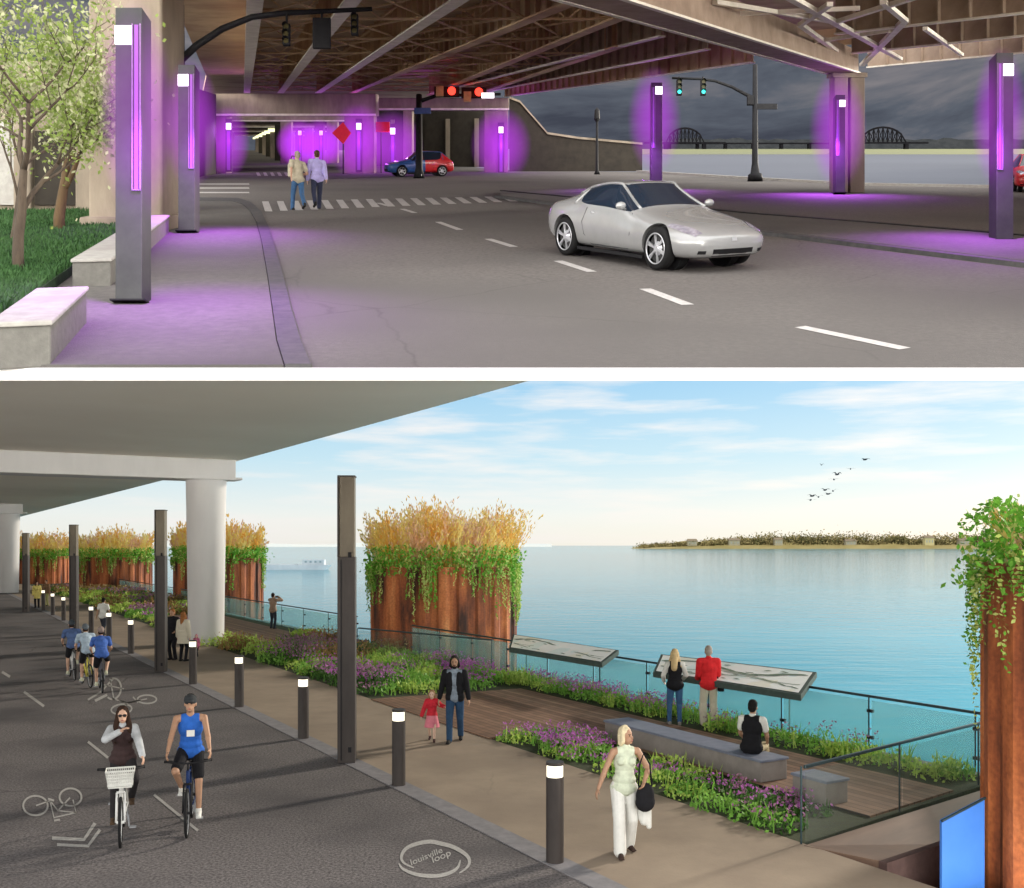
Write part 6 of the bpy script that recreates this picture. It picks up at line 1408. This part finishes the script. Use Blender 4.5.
# woman in white
p = at(624, 854)
person('woman in a sleeveless pale top and white trousers walking past the nearest bollard', p, R(6), 1.70,
       dict(ankL=(.10, .16, .11), ankR=(-.09, -.16, .09), footL=(.25, -1, -.2), footR=(-.05, -1, 0), handR=(-.40, -.10, .86), handL=(.22, -.24, 1.02), elbL=(.8, .6, -.1), elbR=(-.4, 1, .1), yaw=42, nod=-4, lean=1, side=2),
       dict(skin=SK2, fem=True, hair=(PBL, 'bob'), tops=[('blouse', cl('pale_mint_blouse', (.66, .72, .56)), 'none', .012, .10)], bottom=(WHT, 'wide'), shoes=cl('dark_sandal', (.05, .03, .025))), vox=.009)
t = thing('handbag', 'black handbag hanging at the hip of the woman in white trousers', 'handbag', (p.x + .26, p.y - .16, .80), R(10))
remesh(MB().ell((0, 0, 0), (.13, .07, .19)).ell((0, 0, -.07), (.135, .08, .13)), 'bag_body', BLK, t, .012); MB().tube([(-.09, 0, .14), (-.07, .02, .42), (.0, .06, .56), (.07, .02, .42), (.09, 0, .14)], .012, 8).build('strap', BLK, t, local=True, smooth=True)
t = thing('white_sweater', 'white sweater hanging from the arm below the black handbag', 'sweater', (p.x + .27, p.y - .05, .60), R(10))
mb = MB(); mb.capsule((0, .02, .15), (-.01, 0, -.15), .075, .06); mb.capsule((.04, 0, .1), (.05, -.02, -.22), .05, .035); mb.capsule((-.05, .03, .1), (-.05, .02, -.12), .045, .035); remesh(mb, 'folded_cloth', WHT, t, .012)
# man and girl
p = at(455, 742)
person('man in an open black jacket and jeans holding the girl by the hand', p, R(-4), 1.80, dict(WALK2, handR=(-.33, -.05, .80), handL=(.30, -.06, .80), yaw=4),
       dict(skin=SK2, hair=(BH, 'bob'), beard=BH, tops=[('shirt', cl('checked_shirt', (.30, .36, .44), .45), 'none', .008, .08), ], bottom=(cl('dark_jeans', (.03, .07, .14)), 'long'), shoes=SH), vox=.010)
# his jacket: two open fronts and sleeves are built as a thing part by re-using the body pose
man = [o for o in bpy.data.objects if o.get('label', '').startswith('man in an open black jacket')][0]
mb = MB(); s_ = 1.8 / 1.75
T0 = Vector((0, -.07, .9976)); pel = Vector((0, 0, .925)); shL = pel + T0 * .475
for a in (-1, 1):
    S0 = shL + Vector((a * .19, 0, 0)); e1, w1 = ik(S0, (.30, -.06, .80) if a > 0 else (-.33, -.05, .80), .285, .25, (a * .5, 1, -.2))
    mb.capsule(S0, e1, .075, .064); mb.capsule(e1, e1 + (w1 - e1) * .93, .062, .05)
    mb.ell(pel + T0 * .33 + Vector((a * .095, .0, 0)), (.10, .142, .20)); mb.ell(pel + T0 * .14 + Vector((a * .10, .0, 0)), (.085, .135, .20)); mb.ell(pel + T0 * -.02 + Vector((a * .11, .0, 0)), (.09, .14, .12))
mb.ell(pel + T0 * .25 + Vector((0, .06, 0)), (.16, .08, .26)); mb.capsule(shL + Vector((.14, .02, 0)), shL + Vector((-.14, .02, 0)), .07, .07); mb.ell(pel + Vector((0, .05, .03)), (.16, .10, .14))
mb.xf(Matrix.Scale(s_, 4)); remesh(mb, 'jacket', BLK, man, .011)
p = at(432, 741.5)
person('little girl in a red coat and pink skirt holding the hand of the man', p, R(0), 1.07, dict(WALK, handL=(.42, -.03, 1.18), handR=(-.36, -.05, .85), pelvis=(0, 0, .90), elbL=(.2, 1, -.6), lean=3),
       dict(skin=SK3, fem=True, kid=True, hair=(cl('light_brown_hair', (.36, .22, .11)), 'bob'), tops=[('coat', cl('red_coat', (.62, .03, .05)), 'long', .035, .16)], bottom=(cl('pink_skirt', (.72, .22, .28)), 'skirt'), shoes=cl('dark_shoe', (.05, .02, .02))), vox=.009)
# two at the rail
person('blonde woman in a black vest and jeans looking at the long map panel', at(675, 725) , R(176), 1.72, dict(handL=(.24, -.22, .98), handR=(-.22, -.30, 1.02), ankL=(.13, .02, .085), ankR=(-.10, .05, .085), lean=4, yaw=-10, nod=12),
       dict(skin=SK3, fem=True, hair=(BLD, 'long'), tops=[('blouse', WHT, 'long', .012, .06), ('vest', BLK, 'none', .026, .02)], bottom=(JN, 'tight'), shoes=cl('grey_shoe', (.3, .28, .26)), face=False), vox=.011)
person('person in a red jacket and cream trousers leaning over the long map panel', at(709, 725.5), R(180), 1.80, dict(handL=(.20, -.28, 1.0), handR=(-.18, -.30, 1.02), elbL=(.2, 1, -.9), elbR=(-.2, 1, -.9), ankL=(.12, .02, .085), ankR=(-.11, .03, .085), lean=5, nod=15),
       dict(skin=SK2, hair=(cl('grey_hair', (.35, .3, .26)), 'short'), tops=[('jacket', cl('bright_red_jacket', (.70, .025, .03)), 'long', .032, .06)], bottom=(CRM, 'wide'), shoes=cl('tan_sandal', (.45, .26, .16)), face=False), vox=.011)
p = at(709, 725.5); t = thing('camera_bag', 'small black camera bag at the hip of the red jacket wearer', 'bag', (p.x + .27, p.y + .0, .86), 0)
MB().box((0, 0, 0), (.13, .14, .17)).build('bag_body', BLK, t, local=True, bevel=.02); MB().tube([(-.02, 0, .08), (-.10, .02, .3), (-.2, .04, .55)], .012, 6).build('strap', BLK, t, local=True, smooth=True)
# seated man: on the bench, facing the river
pb = Vector((4.25, 17.72, .42))
person('man in a black vest and white shirt sitting on the end of the long bench', pb, R(152), 1.74, dict(pelvis=(0, .02, .115), ankL=(.16, -.52, -.33), ankR=(-.15, -.50, -.33), handL=(.20, -.30, .16), handR=(-.20, -.30, .16), lean=7, nod=8),
       dict(skin=SK2, hair=(BH, 'short'), tops=[('shirt', WHT, 'short', .014, .02), ('vest', BLK, 'none', .028, .04)], bottom=(cl('khaki_trousers', (.52, .43, .26)), 'long'), shoes=SH, face=False), vox=.011)
# photographer
person('person in a tan jacket photographing the river beside the far railing', at(273, 629), R(160), 1.76, dict(handL=(.12, -.30, 1.50), handR=(-.12, -.30, 1.52), ankL=(.16, -.08, .085), ankR=(-.16, .12, .085), lean=0, elbL=(1, 0, -.6), elbR=(-1, 0, -.6)),
       dict(skin=SK2, hair=(DKH, 'short'), tops=[('jacket', cl('tan_jacket', (.36, .25, .18)), 'long', .03, .06)], bottom=(cl('charcoal_trousers', (.04, .045, .06)), 'long'), shoes=SH, face=False), vox=.016)
p = at(273, 629); d_ = Matrix.Rotation(R(160), 3, 'Z') @ Vector((0, -.34, 1.55)); t = thing('photo_camera', 'small dark camera held up by the person in the tan jacket', 'camera', p + d_, R(160))
MB().box((0, 0, 0), (.15, .07, .10)).build('camera_body', BLK, t, local=True, bevel=.01); MB().tube([(0, -.03, 0), (0, -.12, 0)], .035, 12).build('lens', BLK, t, local=True, smooth=True)
# family at the column
person('man in black standing beside the woman in the cream coat', at(173, 660), R(-20), 1.82, dict(handL=(.20, -.1, 1.0)), dict(skin=SK2, hair=(cl('auburn_hair', (.30, .12, .04)), 'short'), tops=[('coat', BLK, 'long', .03, .25)], bottom=(BLK, 'long'), shoes=SH, face=False), vox=.016)
person('woman in a long cream coat and black boots near the second pylon', at(183, 661.5), R(165), 1.74, dict(), dict(skin=SK1, fem=True, hair=(cl('auburn_hair', (.30, .12, .04)), 'long'), tops=[('coat', CRM, 'long', .035, .30)], bottom=(BLK, 'tight'), shoes=SH, face=False), vox=.016)
person('small child in a pink coat standing in front of the white column', at(196.5, 657), R(0), .82, dict(pelvis=(0, 0, .90)), dict(skin=SK3, fem=True, kid=True, hair=(cl('pink_hat_wool', (.65, .2, .3)), 'bob'), tops=[('coat', cl('pink_coat', (.68, .18, .32)), 'long', .04, .32)], bottom=(BLK, 'tight'), shoes=SH, face=False), vox=.012)
person('man in a white shirt and dark trousers walking behind the cyclists', at(103, 636), R(170), 1.72, WALK, dict(skin=SK2, hair=(BH, 'short'), tops=[('shirt', WHT, 'short', .02, .08)], bottom=(cl('charcoal_trousers', (.04, .045, .06)), 'long'), shoes=SH, face=False), vox=.018)
YEL = cl('yellow_coat', (.72, .60, .18))
person('person in a yellow coat standing near the far bollards', at(37, 608), R(20), 1.72, dict(), dict(skin=SK2, fem=True, hair=(DKH, 'long'), tops=[('coat', YEL, 'long', .04, .30)], bottom=(BLK, 'long'), shoes=SH, face=False), 'couple by the far pylons', vox=.02)
person('person in a brown jacket standing beside the yellow coat', at(46.5, 606), R(-15), 1.76, dict(), dict(skin=SK2, hair=(DKH, 'short'), tops=[('jacket', cl('brown_jacket', (.22, .13, .07)), 'long', .03, .1)], bottom=(cl('olive_trousers', (.30, .30, .12)), 'long'), shoes=SH, face=False), 'couple by the far pylons', vox=.02)

# ------------------------------------------------------------------ cyclists
def rider(label, loc, rz, H, o, hL, hR, lean, kneel, group=None, vox=.010, pelz=.98, pely=.24, **kw):
    s = H / 1.75; po = dict(pelvis=(0, pely / s, pelz / s + .08), lean=lean, handL=tuple(c / s for c in hL), handR=tuple(c / s for c in hR),
                            ankL=(.12, .04 / s, .24 / s), ankR=(-.12, .16 / s, .55 / s), kneeL=(.25, -1, .1), kneeR=(-.25, -1, .1), footL=(.05, -1, -.1), footR=(-.05, -1, -.1))
    po.update(kw); return person(label, loc, rz, H, po, o, group, vox=vox)
# the wheels stand at the pixels read from the photograph; the nose of each bicycle points to the viewer
def wheel_place(x, y, rz): p = at(x, y); d = Matrix.Rotation(rz, 3, 'Z') @ Vector((0, -.53, 0)); return Vector((p.x - d.x, p.y - d.y, .006))
rz1 = R(19); c1 = wheel_place(120.5, 848, rz1)
bicycle('white town bicycle with a white front basket ridden by the woman', c1, rz1, M['white'], M['white'], basket=True, bar=.29)
rider('woman with long dark hair and sunglasses riding the white bicycle', c1, rz1, 1.62, dict(skin=SK1, fem=True, hair=(DKH, 'long'), glasses=True, tops=[('cardigan', cl('pale_grey_cardigan', (.50, .52, .54)), 'long', .014, .04), ('vest', cl('dark_brown_vest', (.05, .03, .03)), 'none', .020, .03)], bottom=(cl('charcoal_leggings', (.025, .022, .024)), 'tight'), shoes=cl('brown_boot', (.08, .05, .03))),
      (.30, -.24, 1.06), (-.03, -.13, 1.50), 8, 0, vox=.009, ankL=(.13, .16, .56), ankR=(-.13, .04, .25), nod=3, elbR=(-.9, -.35, -.7), hdR=(.2, 0, .2))
rz2 = R(14); c2 = wheel_place(187, 838, rz2)
bicycle('dark blue bicycle ridden by the man in the tank top', c2, rz2, cl('navy_frame_paint', (.015, .035, .12)), M['black_metal'], bar=.31)
rider('man in a blue tank top and dark cap riding the dark bicycle', c2, rz2, 1.78, dict(skin=SK2, hair=(BH, 'short'), cap=cl('dark_grey_cap', (.04, .045, .05)), tops=[('tank_top', cl('bright_blue_tank', (.03, .14, .55)), 'none', .010, .06)], bottom=(BLK, 'short'), shoes=WHT),
      (.31, -.27, 1.05), (-.31, -.27, 1.05), 9, 0, vox=.009, pelz=1.0, yaw=-6, nod=-2)
t = thing('race_bib', 'small white tag pinned on the chest of the blue tank top', 'tag', c2 + Vector((.02, -.03, 1.36)), rz2)
MB().add([(-.055, .035, -.045), (.055, .035, -.045), (.055, .045, .045), (-.055, .045, .045), (-.055, .05, -.045), (.055, .05, -.045), (.055, .06, .045), (-.055, .06, .045)], [(0, 1, 2, 3), (7, 6, 5, 4), (0, 4, 5, 1), (1, 5, 6, 2), (2, 6, 7, 3), (3, 7, 4, 0)]).build('tag_face', WHT, t, local=True)
grp = 'cyclists riding away in a group'; gb = 'bicycles of the riding group'
AW = math.atan2(-.5158, -.8567) * 0 + R(180 + 31)
for i, (x, y, jc, lb, helm) in enumerate(((72, 679, (.10, .16, .34), 'left cyclist of the riding group in a dark blue jersey', (.05, .06, .07)), (86, 686, (.48, .60, .72), 'middle cyclist of the riding group in a pale blue jersey', (.12, .14, .16)), (101, 691, (.07, .16, .52), 'right cyclist of the riding group in a royal blue jersey', (.28, .22, .2)))):
    c = at(x, y); az = AW + R((0, 4, -5)[i])
    bicycle(['left racing bicycle of the riding group', 'middle racing bicycle of the riding group', 'right racing bicycle of the riding group'][i], c, az, cl('racing_frame_%d' % i, ((.6, .6, .6), (.55, .5, .1), (.1, .1, .12))[i]), M['black_metal'], bar=.22, group=gb)
    rider(lb, c, az, 1.76, dict(skin=SK1, hair=(DKH, 'short'), cap=cl('helmet_%d' % i, helm), cap_kind='helmet', tops=[('jersey', cl('jersey_%d' % i, jc, .6), 'short', .014, .04)], bottom=(BLK, 'short'), shoes=cl('yellow_shoe', (.6, .6, .45)), face=False),
          (.22, -.27, 1.05), (-.22, -.27, 1.05), 34, 0, grp, vox=.014, nod=-25)
